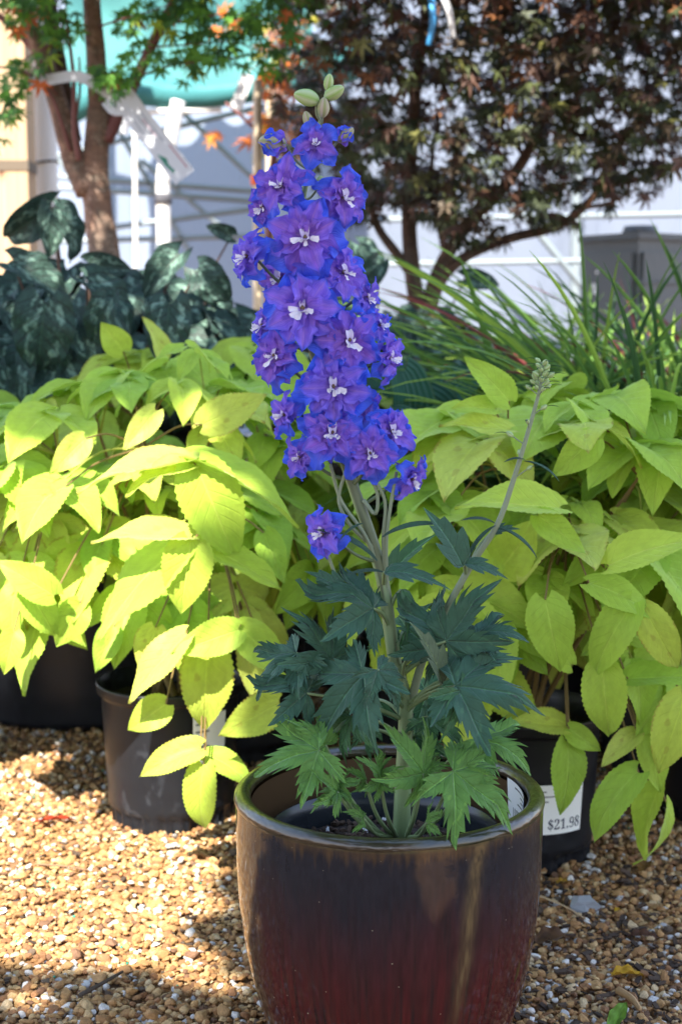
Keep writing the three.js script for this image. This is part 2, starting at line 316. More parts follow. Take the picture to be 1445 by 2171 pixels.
function curvedLabel(name, parent, r, y0, y1, a0, a1, map, slope = 0) {
  const pos = [], uv = [], idx = [], n = 14;
  for (let i = 0; i <= n; i++) for (let j = 0; j < 2; j++) { const a = lerp(a0, a1, i / n), y = j ? y1 : y0, q = r + (y - y0) * slope; pos.push(q * Math.sin(a), y, q * Math.cos(a)); uv.push(i / n, j); if (i < n && !j) { const A = i * 2; idx.push(A, A + 2, A + 1, A + 1, A + 2, A + 3); } }
  return mesh(name, geom(pos, uv, idx), std({ map, roughness: 0.5 }), parent);
}
const onGround = (px, D) => { const p = P(px, 900, D); p.y = 0; return p; };
const potL = nurseryPot(onGround(352, 2.15), 0.112, 0.222, 'black ribbed nursery pot in the sun under golden leaves');
curvedLabel('price_label', potL, 0.1075, 0.115, 0.19, 0.42, 0.95, canvasTex(256, 128, (c, w, h) => { c.fillStyle = '#f1f0ea'; c.fillRect(0, 0, w, h); c.fillStyle = '#555'; for (let k = 0; k < 4; k++) c.fillRect(20, 22 + k * 20, 60 + (k * 37) % 70, 5); c.font = 'bold 18px serif'; c.fillText('$21.98', 14, 118); }), 0.06);
const potR = nurseryPot(V(0.265, 0, -1.99), 0.112, 0.222, 'black nursery pot with a $21.98 price label beside the glazed pot');
curvedLabel('price_label', potR, 0.1028, 0.066, 0.138, -0.42, 0.72, canvasTex(512, 256, (c, w, h) => { c.fillStyle = '#efefea'; c.fillRect(0, 0, w, h); c.fillStyle = '#8a8a86'; for (let k = 0; k < 3; k++) c.fillRect(40, 30 + k * 26, 220 + (k * 67) % 120, 8); c.fillStyle = '#1c2438'; c.font = 'bold 74px serif'; c.fillText('$21.98', 272, 232); }), 0.06);
const potL2 = nurseryPot(V(-0.80, 0, -2.38), 0.112, 0.222, 'black nursery pot outermost on the sunny side');
const potL3 = nurseryPot(V(-0.17, 0, -2.5), 0.112, 0.222, 'black nursery pot hidden between the tall tubs and golden leaves');
const potR2 = nurseryPot(V(0.60, 0, -2.16), 0.112, 0.222, 'black nursery pot under golden leaves on the shady side');
function tub(at, r, h, label) {
  const t = thing('plant_tub', at, label, 'plant tub', 'large black tubs');
  const prof = [[0, 0.004], [r * 0.86, 0], [r * 0.88, 0.02]]; for (let k = 1; k <= 8; k++) prof.push([lerp(r * 0.88, r * 0.98, k / 8), lerp(0.02, h * 0.93, k / 8)]);
  mesh('tub_wall', latheOf(prof, 80), plastic, t);
  mesh('rim', latheOf([[r * 0.98, h * 0.93], [r * 1.02, h * 0.94], [r * 1.03, h], [r * 0.99, h], [r * 0.95, h * 0.85]], 72), plastic, t);
  const s = new THREE.CircleGeometry(r * 0.965, 40); s.rotateX(-Math.PI / 2); mesh('soil', s, soil, t).position.y = h * 0.93; return t;
}
const tubA = tub(V(-0.52, 0, -2.86), 0.29, 0.6, 'large black tub holding silver mottled leaves below the green maple');
const tubB = tub(V(0.06, 0, -3.12), 0.25, 0.6, 'large black tub of mottled leaves behind the blue flower spike');
const tubC = tub(V(-0.565, 0, -3.42), 0.2, 0.46, 'black tub in which the green maple grows');
const tubD = tub(V(0.205, 0, -3.68), 0.24, 0.46, 'black tub in which the dark red maple grows');

// glazed pot
const POT = V(0.05, 0, -1.435);
{
  const t = thing('glazed_pot', POT, 'round ceramic pot with glossy brown, navy and oxblood glaze', 'plant pot');
  const glaze = (u, v) => {
    const drip = fbm(u * 40, 2, 3), streak = fbm(u * 260, v * 6, 3), fine = fbm(u * 300, v * 26, 2), big = fbm(u * 9 + 5, v * 3, 3);
    const x = v + (drip - 0.5) * 0.1 + (streak - 0.5) * 0.16 + (big - 0.5) * 0.12;
    const red = [0.14, 0.006, 0.005], dark = [0.022, 0.009, 0.009], navy = [0.014, 0.0135, 0.018], brown = [0.075, 0.042, 0.019], olive = [0.11, 0.10, 0.035];
    const mix = (a, b, k) => a.map((q, i) => lerp(q, b[i], k));
    const bright = clamp01(0.26 + 0.9 * Math.exp(-(((u - 0.41) / 0.05) ** 2)) * smooth(0.45, 0.1, v) + (streak - 0.5) * 0.7);
    let c = mix(dark, red, bright);
    c = mix(c, navy, smooth(0.46, 0.80, x));
    c = mix(c, brown, smooth(0.87, 0.99, x) * (0.7 + 0.6 * (streak - 0.4)));
    const left = smooth(0.36, 0.285, u + (fine - 0.5) * 0.05) * smooth(0.15, 0.4, v); c = mix(c, brown, left * 0.8);
    const run = Math.exp(-(((u - (0.585 - (0.95 - v) * 0.035)) / 0.007) ** 2)) * smooth(0.32, 0.6, v); c = mix(c, [0.13, 0.085, 0.035], run * (0.35 + 0.8 * fine));
    c = mix(c, olive, smooth(0.965, 1, v) * 0.6 * fbm(u * 20, 1, 2));
    const k = 0.75 + 0.5 * fine; c = c.map((q) => q * k);
    if (hash(Math.floor(u * 900), Math.floor(v * 500)) > 0.9997) c = [0.35, 0.3, 0.2];
    return c.map((q) => Math.pow(clamp01(q), 1 / 2.2));
  };
  const prof = []; const R = [[0, 0.108], [0.004, 0.113], [0.02, 0.124], [0.05, 0.1345], [0.1, 0.1475], [0.15, 0.1555], [0.2, 0.1592], [0.24, 0.1602], [0.262, 0.1602], [0.2765, 0.1606]];
  const c = new THREE.CatmullRomCurve3(R.map(([y, r]) => V(r, y, 0))); for (let i = 0; i <= 40; i++) { const p = c.getPoint(i / 40); prof.push([p.x, p.y]); }
  const gm = new THREE.MeshPhysicalMaterial({ side: THREE.DoubleSide, map: tex(2048, 1024, glaze), roughness: 0.09, bumpMap: tex(1024, 512, (u, v) => 0.5 + 0.5 * fbm(u * 160, v * 30, 3) - (hash(Math.floor(u * 500), Math.floor(v * 260)) > 0.997 ? 0.4 : 0), false), bumpScale: 0.00012 });
  mesh('pot_wall', latheOf(prof, 128, (r, y, a) => r * (1 + 0.004 * Math.sin(a * 2 + 1) + 0.002 * Math.sin(a * 5 + y * 20))), gm, t);
  const rimTex = tex(512, 64, (u, v) => { const n = fbm(u * 60, v * 4, 3), m = smooth(0.35, 0.6, fbm(u * 14 + 3, v * 2, 3)); return [0.15 + n * 0.15 - m * 0.04, 0.12 + n * 0.12, 0.08 + n * 0.08 - m * 0.03]; });
  const rim = []; for (let k = 0; k <= 12; k++) { const a = lerp(-0.35, Math.PI + 0.3, k / 12); rim.push([0.1525 + 0.0088 * Math.cos(a), 0.2775 + 0.0078 * Math.sin(a)]); }
  mesh('rim', latheOf(rim, 128), new THREE.MeshPhysicalMaterial({ side: THREE.DoubleSide, map: rimTex, roughness: 0.28, clearcoat: 0.6, clearcoatRoughness: 0.15, bumpMap: tex(512, 64, (u, v) => fbm(u * 120, v * 10, 3), false), bumpScale: 0.001 }), t);
  mesh('inner_wall', latheOf([[0.1435, 0.272], [0.146, 0.25], [0.145, 0.2], [0.138, 0.1], [0.1, 0.03], [0, 0.025]], 96), std({ color: rgb(0.095, 0.055, 0.025), roughness: 0.35 }), t);
  mesh('floor', latheOf([[0, 0.001], [0.108, 0.0]], 48), std({ color: rgb(0.1, 0.05, 0.03), roughness: 0.9 }), t);
  // grower's pot inside it
  const liner = thing('liner_pot', POT.clone().add(V(-0.005, 0.03, 0.005)), 'thin black plastic liner pot inside the glazed pot', 'plant pot');
  mesh('pot_wall', latheOf([[0, 0.002], [0.088, 0.002], [0.112, 0.2]], 72), plastic, liner);
  mesh('rim', latheOf([[0.112, 0.2], [0.119, 0.203], [0.121, 0.212], [0.117, 0.213], [0.111, 0.2], [0.108, 0.17]], 80), std({ color: rgb(0.014, 0.018, 0.022), roughness: 0.25 }), liner);
  const s = new THREE.CircleGeometry(0.1095, 40); s.rotateX(-Math.PI / 2); mesh('soil', s, soil, liner).position.y = 0.182;
  { const rr = seeded(77), cg = new THREE.IcosahedronGeometry(1, 0), im = new THREE.InstancedMesh(cg, std({ color: 0xffffff, roughness: 1 }), 700), d = new THREE.Object3D(); im.name = 'compost_crumbs'; im.userData.kind = 'stuff'; for (let i = 0; i < 700; i++) { const q = 0.106 * Math.sqrt(rr()), a = rr() * 6.283; d.position.set(q * Math.cos(a), 0.182 + rr() * 0.003, q * Math.sin(a)); d.rotation.set(rr() * 6, rr() * 6, rr() * 6); const z = ran(0.0015, 0.005, rr); d.scale.set(z * ran(0.7, 2, rr), z * 0.6, z); d.updateMatrix(); im.setMatrixAt(i, d.matrix); const k = ran(0.5, 1.5, rr); im.setColorAt(i, rr() < 0.04 ? rgb(0.7, 0.69, 0.66) : rgb(0.06 * k, 0.036 * k, 0.022 * k)); } liner.add(im); }
  const tg = thing('plant_tag', POT.clone(), 'white barcode tag tucked inside the glazed pot rim', 'tag');
  const bt = canvasTex(256, 256, (c2, w, h) => { c2.fillStyle = '#f2f2f0'; c2.fillRect(0, 0, w, h); c2.fillStyle = '#222'; const r = seeded(3); for (let x = 30; x < 226;) { const bw = 2 + r() * 8; c2.fillRect(x, 120, bw, 110); x += bw + 3 + r() * 7; } for (let k = 0; k < 4; k++) c2.fillRect(30, 20 + k * 22, 120 + r() * 70, 6); });
  curvedLabel('printed_strip', tg, 0.1425, 0.215, 0.279, 1.3, 1.95, bt, -0.05);
}

// ------------------------------------------------------------------ delphinium
const BASE = P(845, 1745, 1.415); BASE.y = 0.212;
const dMid = [[847, 1745, 1.415], [856, 1620, 1.415], [858, 1500, 1.42], [836, 1400, 1.42], [806, 1210, 1.425], [748, 1030, 1.43], [700, 880, 1.435], [665, 750, 1.435], [628, 630, 1.435], [628, 500, 1.435], [650, 380, 1.43], [672, 290, 1.43], [690, 205, 1.425], [694, 178, 1.42]];
const delph = thing('delphinium', BASE, 'tall blue violet double delphinium in the glazed pot', 'flowering plant');
{
  const r = seeded(99), loc = (p) => p.clone().sub(BASE), Q = (x, y, D) => loc(P(x, y, D));
  const stemMat = std({ color: rgb(0.26, 0.36, 0.17), roughness: 0.55, map: tex(64, 256, (u, v) => { const n = fbm(u * 10, v * 16, 3), s = smooth(0.62, 0.7, fbm(u * 4 + 9, v * 11, 3)); return [0.78 + n * 0.2 - s * 0.18, 0.8 + n * 0.18 - s * 0.22, 0.8 + n * 0.15 - s * 0.2]; }) });
  const greyStem = std({ color: rgb(0.20, 0.25, 0.15), roughness: 0.6 }), pedMat = std({ color: rgb(0.12, 0.17, 0.08), roughness: 0.6 });
  const pts = dMid.map((p) => Q(...p)); pts[0].y = 0;
  const curve = new THREE.CatmullRomCurve3(pts);
  mesh('stem', tube(pts, (t) => lerp(0.0095, 0.0014, Math.pow(t, 0.8)), 90, 12, 0.1), stemMat, delph);
  const onStem = (py) => { let best = 0, bd = 1e9; for (let i = 0; i <= 200; i++) { const p = curve.getPoint(i / 200), d = Math.abs(p.y + BASE.y - P(700, py, 1.43).y); if (d < bd) { bd = d; best = i / 200; } } return curve.getPoint(best); };

  // petals: dye runs from violet near the throat to blue at rim and tip
  const violet = [0.27, 0.16, 0.80], vio2 = [0.40, 0.195, 0.80], blue = [0.09, 0.19, 0.90], pale = [0.68, 0.48, 0.88];
  const mixc = (a, b, k) => a.map((q, i) => lerp(q, b[i], k));
  const pprof = (t, e) => Math.pow(Math.sin(Math.PI * Math.min(1, 0.11 + 0.88 * Math.pow(t, 1.12))), e);
  const petal = (k, inner) => blade({ L: 1, W: inner ? 0.6 : 0.8, prof: (t) => pprof(t, inner ? 0.95 : 0.85) * (1 + 0.12 * Math.sin(t * 23 + k * 2)), rows: 12, cols: 6, fold: inner ? 0.3 : 0.18, arch: (inner ? 0.6 : 0.85) + 0.6 * (hash(k, 3) - 0.3), ripple: 0.17, rfreq: 1.9 + hash(k, 9), seed: k + (inner ? 20 : 0), twist: (hash(k, 5) - 0.5) * 0.6, serr: 0.085,
    colour: (t, s) => { const e = clamp01(Math.abs(s) * 0.75 * smooth(0.2, 0.8, t) + smooth(inner ? 0.78 : 0.15, 1.02, t)), st = 0.5 + 0.5 * Math.sin(s * 26 + k); let c = mixc(inner ? vio2 : violet, blue, clamp01(e * (inner ? 0.75 : 1.1) + 0.06)); c = mixc(c, pale, 0.3 * st * (1 - e) + (t < 0.15 ? 0.3 : 0)); return c.map((q) => q * (0.86 + 0.26 * noise2(t * 5 + k, s * 4 + 30))); } });
  const outerG = [0, 1, 2, 3, 4, 5, 6, 7].map((k) => petal(k, false)), innerG = [0, 1, 2, 3, 4, 5, 6, 7, 8].map((k) => petal(k, true));
  const streaks = tex(256, 128, (u, v) => { const x = (u - 0.5) / (0.5 + v * 0.5), f = fbm(x * 34 + 40, v * 1.6, 3), m = Math.exp(-((x / 0.025) ** 2)), k = 0.80 + 0.32 * (f - 0.25); return [k + m * 0.1, k + m * 0.08, 0.93 + 0.1 * f]; });
  const petalMat = leafMat({ color: 0xffffff, vertexColors: true, map: streaks, bumpMap: streaks, bumpScale: 0.0012, transmission: 0.32, clearcoat: 0.1 });
  const petalMats = [petalMat, petalMat.clone(), petalMat.clone()]; petalMats[1].color.setRGB(0.86, 0.95, 1); petalMats[2].color.setRGB(1, 0.9, 0.92);
  const beeG = [0, 1, 2].map((k) => blade({ L: 1, W: 0.3, prof: (t) => 0.3 + 0.7 * smooth(0.2, 0.8, t) * (1 + 0.35 * Math.sin(t * 20 + k)), rows: 7, cols: 4, fold: 0.3, arch: -0.9 + k * 0.5, ripple: 0.16, rfreq: 2, seed: k + 50, serr: 0.12, colour: (t, s) => (t > 0.3 ? [0.84, 0.82, 0.86] : [0.35, 0.22, 0.6]) }));
  const bee2 = blade({ L: 1, W: 0.7, prof: (t) => 0.4 + 0.6 * Math.sin(t * 2.6), rows: 6, cols: 4, fold: 0.5, arch: 1.6, seed: 60, colour: (t) => mixc([0.5, 0.42, 0.72], [0.8, 0.78, 0.84], t) });
  const eyeG = new THREE.IcosahedronGeometry(1, 1), eyeMat = std({ color: rgb(0.13, 0.085, 0.05), roughness: 0.9 });
  const beeMat = leafMat({ color: 0xffffff, vertexColors: true, roughness: 0.7, transmission: 0.2 });
  const pedicels = [];
  function flower(px, py, rad, fx, fy, D, open = 1, inner = 8, back = false) {
    const c = P(px, py, D), R = pxm(rad, D) * 1.04, f = sub('flower', delph, loc(c));
    const n = V(fx, fy, Math.sqrt(Math.max(0.05, 1 - fx * fx - fy * fy)) * (back ? -1 : 1)).normalize();
    const A = V(0, 1, 0).sub(n.clone().multiplyScalar(n.y)).normalize(), B = n.clone().cross(A), off = r() * 6.28, tone = pick(petalMats, r);
    const ring = (count, geos, len, lift, o2, push, nm) => {
      for (let i = 0; i < count; i++) {
        const a = off + o2 + i / count * 6.283 + ran(-0.13, 0.13, r), out = A.clone().multiplyScalar(Math.cos(a)).addScaledVector(B, Math.sin(a)), l = lift + ran(-0.28, 0.28, r);
        const dir = out.clone().multiplyScalar(Math.cos(l)).addScaledVector(n, Math.sin(l)), up = n.clone().multiplyScalar(Math.cos(l)).addScaledVector(out, -Math.sin(l)).addScaledVector(out.clone().cross(n), ran(-0.5, 0.5, r));
        const m = mesh(nm, pick(geos, r), tone, f); face(m, dir, up); m.position.copy(n).multiplyScalar(push).addScaledVector(out, R * 0.04); m.scale.set(R * len * ran(0.84, 1.14, r), R * len, R * len * ran(0.8, 1.12, r));
      }
    };
    const cl = (1 - open) * 0.9;
    ring(5, outerG, 1.06, 0.3 + cl, 0, -R * 0.12, 'sepal');
    if (inner) ring(inner, innerG, 0.92, 0.42 + cl, 0.4, 0, 'petal');
    if (inner > 9) ring(3, innerG, 0.55, 0.85, 0.9, R * 0.05, 'petal');
    for (let i = 0; i < 7; i++) {
      const a = i < 6 ? -1.57 + (i - 2.5) * 0.5 + ran(-0.15, 0.15, r) : 1.5, out = A.clone().multiplyScalar(Math.sin(a) ).addScaledVector(B, Math.cos(a));
      const top = i === 6, dir = out.clone().multiplyScalar(0.8).addScaledVector(n, 0.75), m = mesh('white_petal', top ? bee2 : pick(beeG, r), beeMat, f); face(m, dir, n.clone().addScaledVector(out, -0.8)); m.position.copy(n).multiplyScalar(R * 0.14); m.scale.setScalar(R * ran(0.75, 1.15, r) * (top ? 0.3 : 0.4) * ran(0.85, 1.15, r));
    }
    const e = mesh('stamens', eyeG, eyeMat, f); e.scale.set(R * 0.07, R * 0.07, R * 0.06); e.position.copy(n).multiplyScalar(R * 0.16);
    // flower stalk and spur
    const tail = loc(c).addScaledVector(n, -R * 0.22), s = onStem(py + rad * 0.75 + 18);
    mesh('flower_stalk', tube([s, s.clone().lerp(tail, 0.55).add(V(0, -0.008, 0)).addScaledVector(n, -0.006), tail], [0.0019, 0.0015], 10, 6), pedMat, delph);
    const sp = mesh('spur', tube([V(0, 0, 0).addScaledVector(n, -R * 0.15), V(0, R * 0.2, 0).addScaledVector(n, -R * 0.45), V(0, R * 0.22, 0).addScaledVector(n, -R * 0.72)], [R * 0.11, R * 0.03], 6, 6), petalMat2, f);
    return f;
  }
  const petalMat2 = leafMat({ color: rgb(0.16, 0.11, 0.42), roughness: 0.7, transmission: 0.15 });
  const F = [
    [668, 308, 52, 0.05, 0.28, 1.40, 0.85, 3], [600, 396, 68, -0.38, 0.22, 1.39, 0.95, 8], [724, 420, 64, 0.55, 0.05, 1.40, 0.9, 8], [648, 505, 84, -0.05, 0.08, 1.375, 1, 8],
    [530, 545, 64, -0.8, 0.15, 1.40, 0.95, 8], [722, 578, 68, 0.62, 0.1, 1.395, 1, 8], [643, 655, 88, -0.08, 0.1, 1.37, 1, 9], [772, 630, 46, 0.85, -0.1, 1.43, 1, 6],
    [563, 690, 56, -0.85, 0.05, 1.425, 1, 7], [738, 722, 76, 0.22, 0.08, 1.375, 1, 8], [588, 755, 68, -0.55, 0.12, 1.39, 1, 8], [818, 758, 62, 0.82, 0.02, 1.41, 0.95, 8],
    [707, 820, 82, -0.02, 0.06, 1.37, 1, 9], [608, 880, 52, -0.85, 0.1, 1.42, 0.9, 7], [705, 920, 72, 0.0, 0.3, 1.378, 0.95, 10], [826, 915, 62, 0.5, 0.2, 1.40, 0.9, 8],
    [782, 962, 64, 0.15, 0.15, 1.38, 0.88, 8], [640, 968, 50, -0.7, 0.0, 1.42, 0.9, 6], [868, 1012, 54, 0.75, -0.45, 1.42, 0.85, 5], [690, 1132, 60, -0.72, 0.12, 1.39, 0.88, 8],
    [560, 440, 46, -0.6, -0.1, 1.45, 0.9, 5], [596, 590, 56, -0.45, 0.0, 1.46, 1, 6], [770, 860, 54, 0.55, 0.1, 1.465, 1, 5, true], [800, 690, 44, 0.8, 0.2, 1.45, 1, 5],
  ];
  for (const a of F) flower(...a);
  // buds
  const budG = (() => { const g = new THREE.SphereGeometry(1, 14, 12), p = g.attributes.position; for (let i = 0; i < p.count; i++) { const y = p.getY(i), a = Math.atan2(p.getZ(i), p.getX(i)), k = 1 + 0.07 * Math.cos(a * 5) * (1 - y * y) - 0.16 * Math.max(0, y); p.setXYZ(i, p.getX(i) * k * 0.6, y, p.getZ(i) * k * 0.6); }
    const col = []; for (let i = 0; i < p.count; i++) { const a = Math.atan2(p.getZ(i), p.getX(i)), k = 0.5 + 0.5 * Math.cos(a * 5); col.push(lerp(0.50, 0.28, k), lerp(0.58, 0.47, k), lerp(0.36, 0.12, k)); } g.setAttribute('color', new THREE.Float32BufferAttribute(col, 3)); g.computeVertexNormals(); return g; })();
  const budMat = leafMat({ color: 0xffffff, vertexColors: true, transmission: 0.15, roughness: 0.6 }), lilac = leafMat({ color: rgb(0.95, 0.72, 1.0).multiplyScalar(1), vertexColors: true, transmission: 0.15, roughness: 0.6 });
  for (const [x, y, len, ax, ay, m] of [[696, 174, 17, 0.2, 1, 0], [708, 196, 23, 0.95, 0.45, 0], [650, 207, 28, -1, 0.25, 0], [685, 228, 21, 0.1, 1, 1], [652, 254, 18, -0.3, 1, 1], [676, 388, 16, 0.3, 0.9, 0], [578, 302, 38, -1, 0.1, 2], [732, 286, 27, 0.75, 0.6, 2], [640, 430, 14, 0.2, 1, 0]]) {
    const c = P(x, y, 1.41), dir = V(ax, ay, 0.35).normalize(), h = pxm(len, 1.41), f = sub('bud', delph, loc(c));
    const b = mesh('bud_shell', budG, m ? lilac : budMat, f); b.quaternion.setFromUnitVectors(V(0, 1, 0), dir); b.scale.setScalar(h); if (m === 2) { b.scale.multiplyScalar(0.8); for (let i = 0; i < 5; i++) { const a = i * 1.257, A = V(0, 0, 1).cross(dir).normalize(), B = dir.clone().cross(A), out = A.multiplyScalar(Math.cos(a)).addScaledVector(B, Math.sin(a)); const p = mesh('petal', outerG[i], i % 2 ? petalMat : lilac, f); face(p, dir.clone().addScaledVector(out, 0.5), out); p.position.copy(dir).multiplyScalar(-h * 0.7).addScaledVector(out, h * 0.1); p.scale.setScalar(h * 1.5); } }
    const tail = loc(c).addScaledVector(dir, -h * 0.8), s = onStem(y + len + 22); mesh('flower_stalk', tube([s, s.clone().lerp(tail, 0.5).add(V(ax * 0.002, -0.003, 0)), tail], [0.0014, 0.0013], 8, 6), greyStem, delph);
  }
  // loose bare flower stalks below the spike
  for (const list of [[[700, 985], [722, 1060], [770, 1130], [798, 1190]], [[735, 990], [718, 1060], [740, 1110], [790, 1160]], [[762, 985], [798, 1040], [795, 1090], [770, 1060]], [[840, 1000], [826, 1080], [818, 1150], [822, 1290]], [[790, 1010], [815, 1060], [812, 1140], [815, 1210]], [[692, 1170], [722, 1240], [760, 1275], [800, 1300]]])
    mesh('flower_stalk', tube(list.map(([x, y], i) => Q(x, y, 1.41 + i * 0.004)), [0.0016, 0.0022], 14, 6), greyStem, delph);

  // leaves: five deeply cut fingers
  const outlineOf = (k) => {
    const o = [], fing = [-1.95, -0.98, 0, 0.98, 1.95], len = [0.62, 0.9, 1, 0.9, 0.62], pts2 = [];
    fing.forEach((a, i) => {
      const w = 0.47, l = len[i] * (1 + 0.1 * (hash(k, i) - 0.5));
      if (i === 0) pts2.push([a - w, 0.16]);
      for (const [da, rr] of [[-0.86, 0.50], [-0.76, 0.60], [-0.68, 0.52], [-0.54, 0.79], [-0.42, 0.62], [-0.28, 0.86], [-0.19, 0.76], [-0.1, 0.90], [0, 1], [0.11, 0.90], [0.18, 0.76], [0.29, 0.88], [0.42, 0.64], [0.55, 0.77], [0.7, 0.52], [0.78, 0.60], [0.88, 0.48]]) pts2.push([a + da * w + 0.03 * (hash(k + i, da * 50) - 0.5), l * rr * (0.94 + 0.12 * hash(k * 3 + i, da * 90))]);
      pts2.push([a + w * 1.04, i === 4 ? 0.16 : 0.36]);
    });
    for (let i = 0; i < pts2.length - 1; i++) for (let j = 0; j < 2; j++) o.push([lerp(pts2[i][0], pts2[i + 1][0], j / 2), lerp(pts2[i][1], pts2[i + 1][1], j / 2)]);
    o.push(pts2[pts2.length - 1]); return o;
  };
  const veins = [-1.95, -0.98, 0, 0.98, 1.95];
  const lv = (u, v) => { const x = (u - 0.5) * 2, z = (v - 0.5) * 2, q = Math.hypot(x, z), a = Math.atan2(z, x); let m = 0, l = 0; for (const w of veins) { const da = a - w, d = Math.abs(da) * q; m = Math.max(m, Math.exp(-((d / 0.012) ** 2))); if (Math.abs(da) < 0.49) { const t = q * 7 - Math.abs(da) * q * 9, e = Math.abs(t - Math.round(t)); l = Math.max(l, Math.exp(-((e / 0.09) ** 2)) * 0.6); } } return [m, l]; };
  const lvMap = tex(512, 512, (u, v) => { const [m, l] = lv(u, v), n = fbm(u * 22, v * 22, 4), s = smooth(0.7, 0.76, fbm(u * 30 + 9, v * 12, 3)); const k = 0.72 + n * 0.14 + m * 0.14 + l * 0.05 + s * 0.12; return [k + s * 0.04, k, k - s * 0.04]; }), lvBump = tex(512, 512, (u, v) => { const [m, l] = lv(u, v); return 0.8 - 0.6 * m - 0.4 * l + 0.15 * fbm(u * 40, v * 40, 2); }, false), lvo = { map: lvMap, bumpMap: lvBump, bumpScale: 0.003 };
  const leafG = [1, 2, 3, 4, 5].map((k) => palm(outlineOf(k), { rings: 6, droop: 0.2 + 0.4 * hash(k, 4), cup: 0.55, seed: k, veins, wave: 0.26, tint: (near, q, a) => { const v = 1 + 0.4 * Math.exp(-near * near * 9000), n = 0.85 + 0.3 * fbm(q * Math.cos(a) * 9 + k * 4, q * Math.sin(a) * 9, 3); return [v * n, v * n, n * (v * 0.6 + 0.4)]; } }));
  const narrowG = [1, 2].map((k) => palm((() => { const o = []; for (const [a, rr] of [[-1.3, 0.1], [-0.75, 0.3], [-0.42, 0.62], [-0.3, 0.48], [-0.18, 0.8], [-0.1, 0.74], [0, 1], [0.1, 0.76], [0.2, 0.78], [0.32, 0.5], [0.5, 0.6], [0.8, 0.3], [1.3, 0.1]]) o.push([a, rr]); return o.flatMap((p, i) => i < o.length - 1 ? [p, [(p[0] + o[i + 1][0]) / 2, (p[1] + o[i + 1][1]) / 2]] : [p]); })(), { rings: 6, droop: 0.35 * k, cup: 0.5, seed: k + 9, veins: [0], tint: (near) => { const v = 1 + 0.6 * Math.exp(-near * near * 3000); return [v, v, v]; } }));
  const strap = blade({ L: 1, W: 0.14, prof: (t) => Math.pow(Math.sin(Math.PI * Math.min(1, 0.05 + 0.95 * t)), 0.7), rows: 10, cols: 4, fold: 0.3, arch: 0.8, seed: 4, colour: () => [1, 1, 1] });
  const dark = leafMat({ ...lvo, color: rgb(0.055, 0.155, 0.085), vertexColors: true, roughness: 0.5, transmission: 0.12, specularIntensity: 0.6 }), mid = leafMat({ ...lvo, color: rgb(0.085, 0.22, 0.085), vertexColors: true, roughness: 0.55, transmission: 0.2 }), fresh = leafMat({ ...lvo, color: rgb(0.19, 0.42, 0.085), vertexColors: true, roughness: 0.55, transmission: 0.3 }), grey = leafMat({ ...lvo, color: rgb(0.16, 0.22, 0.11), vertexColors: true, roughness: 0.7, transmission: 0.2 });
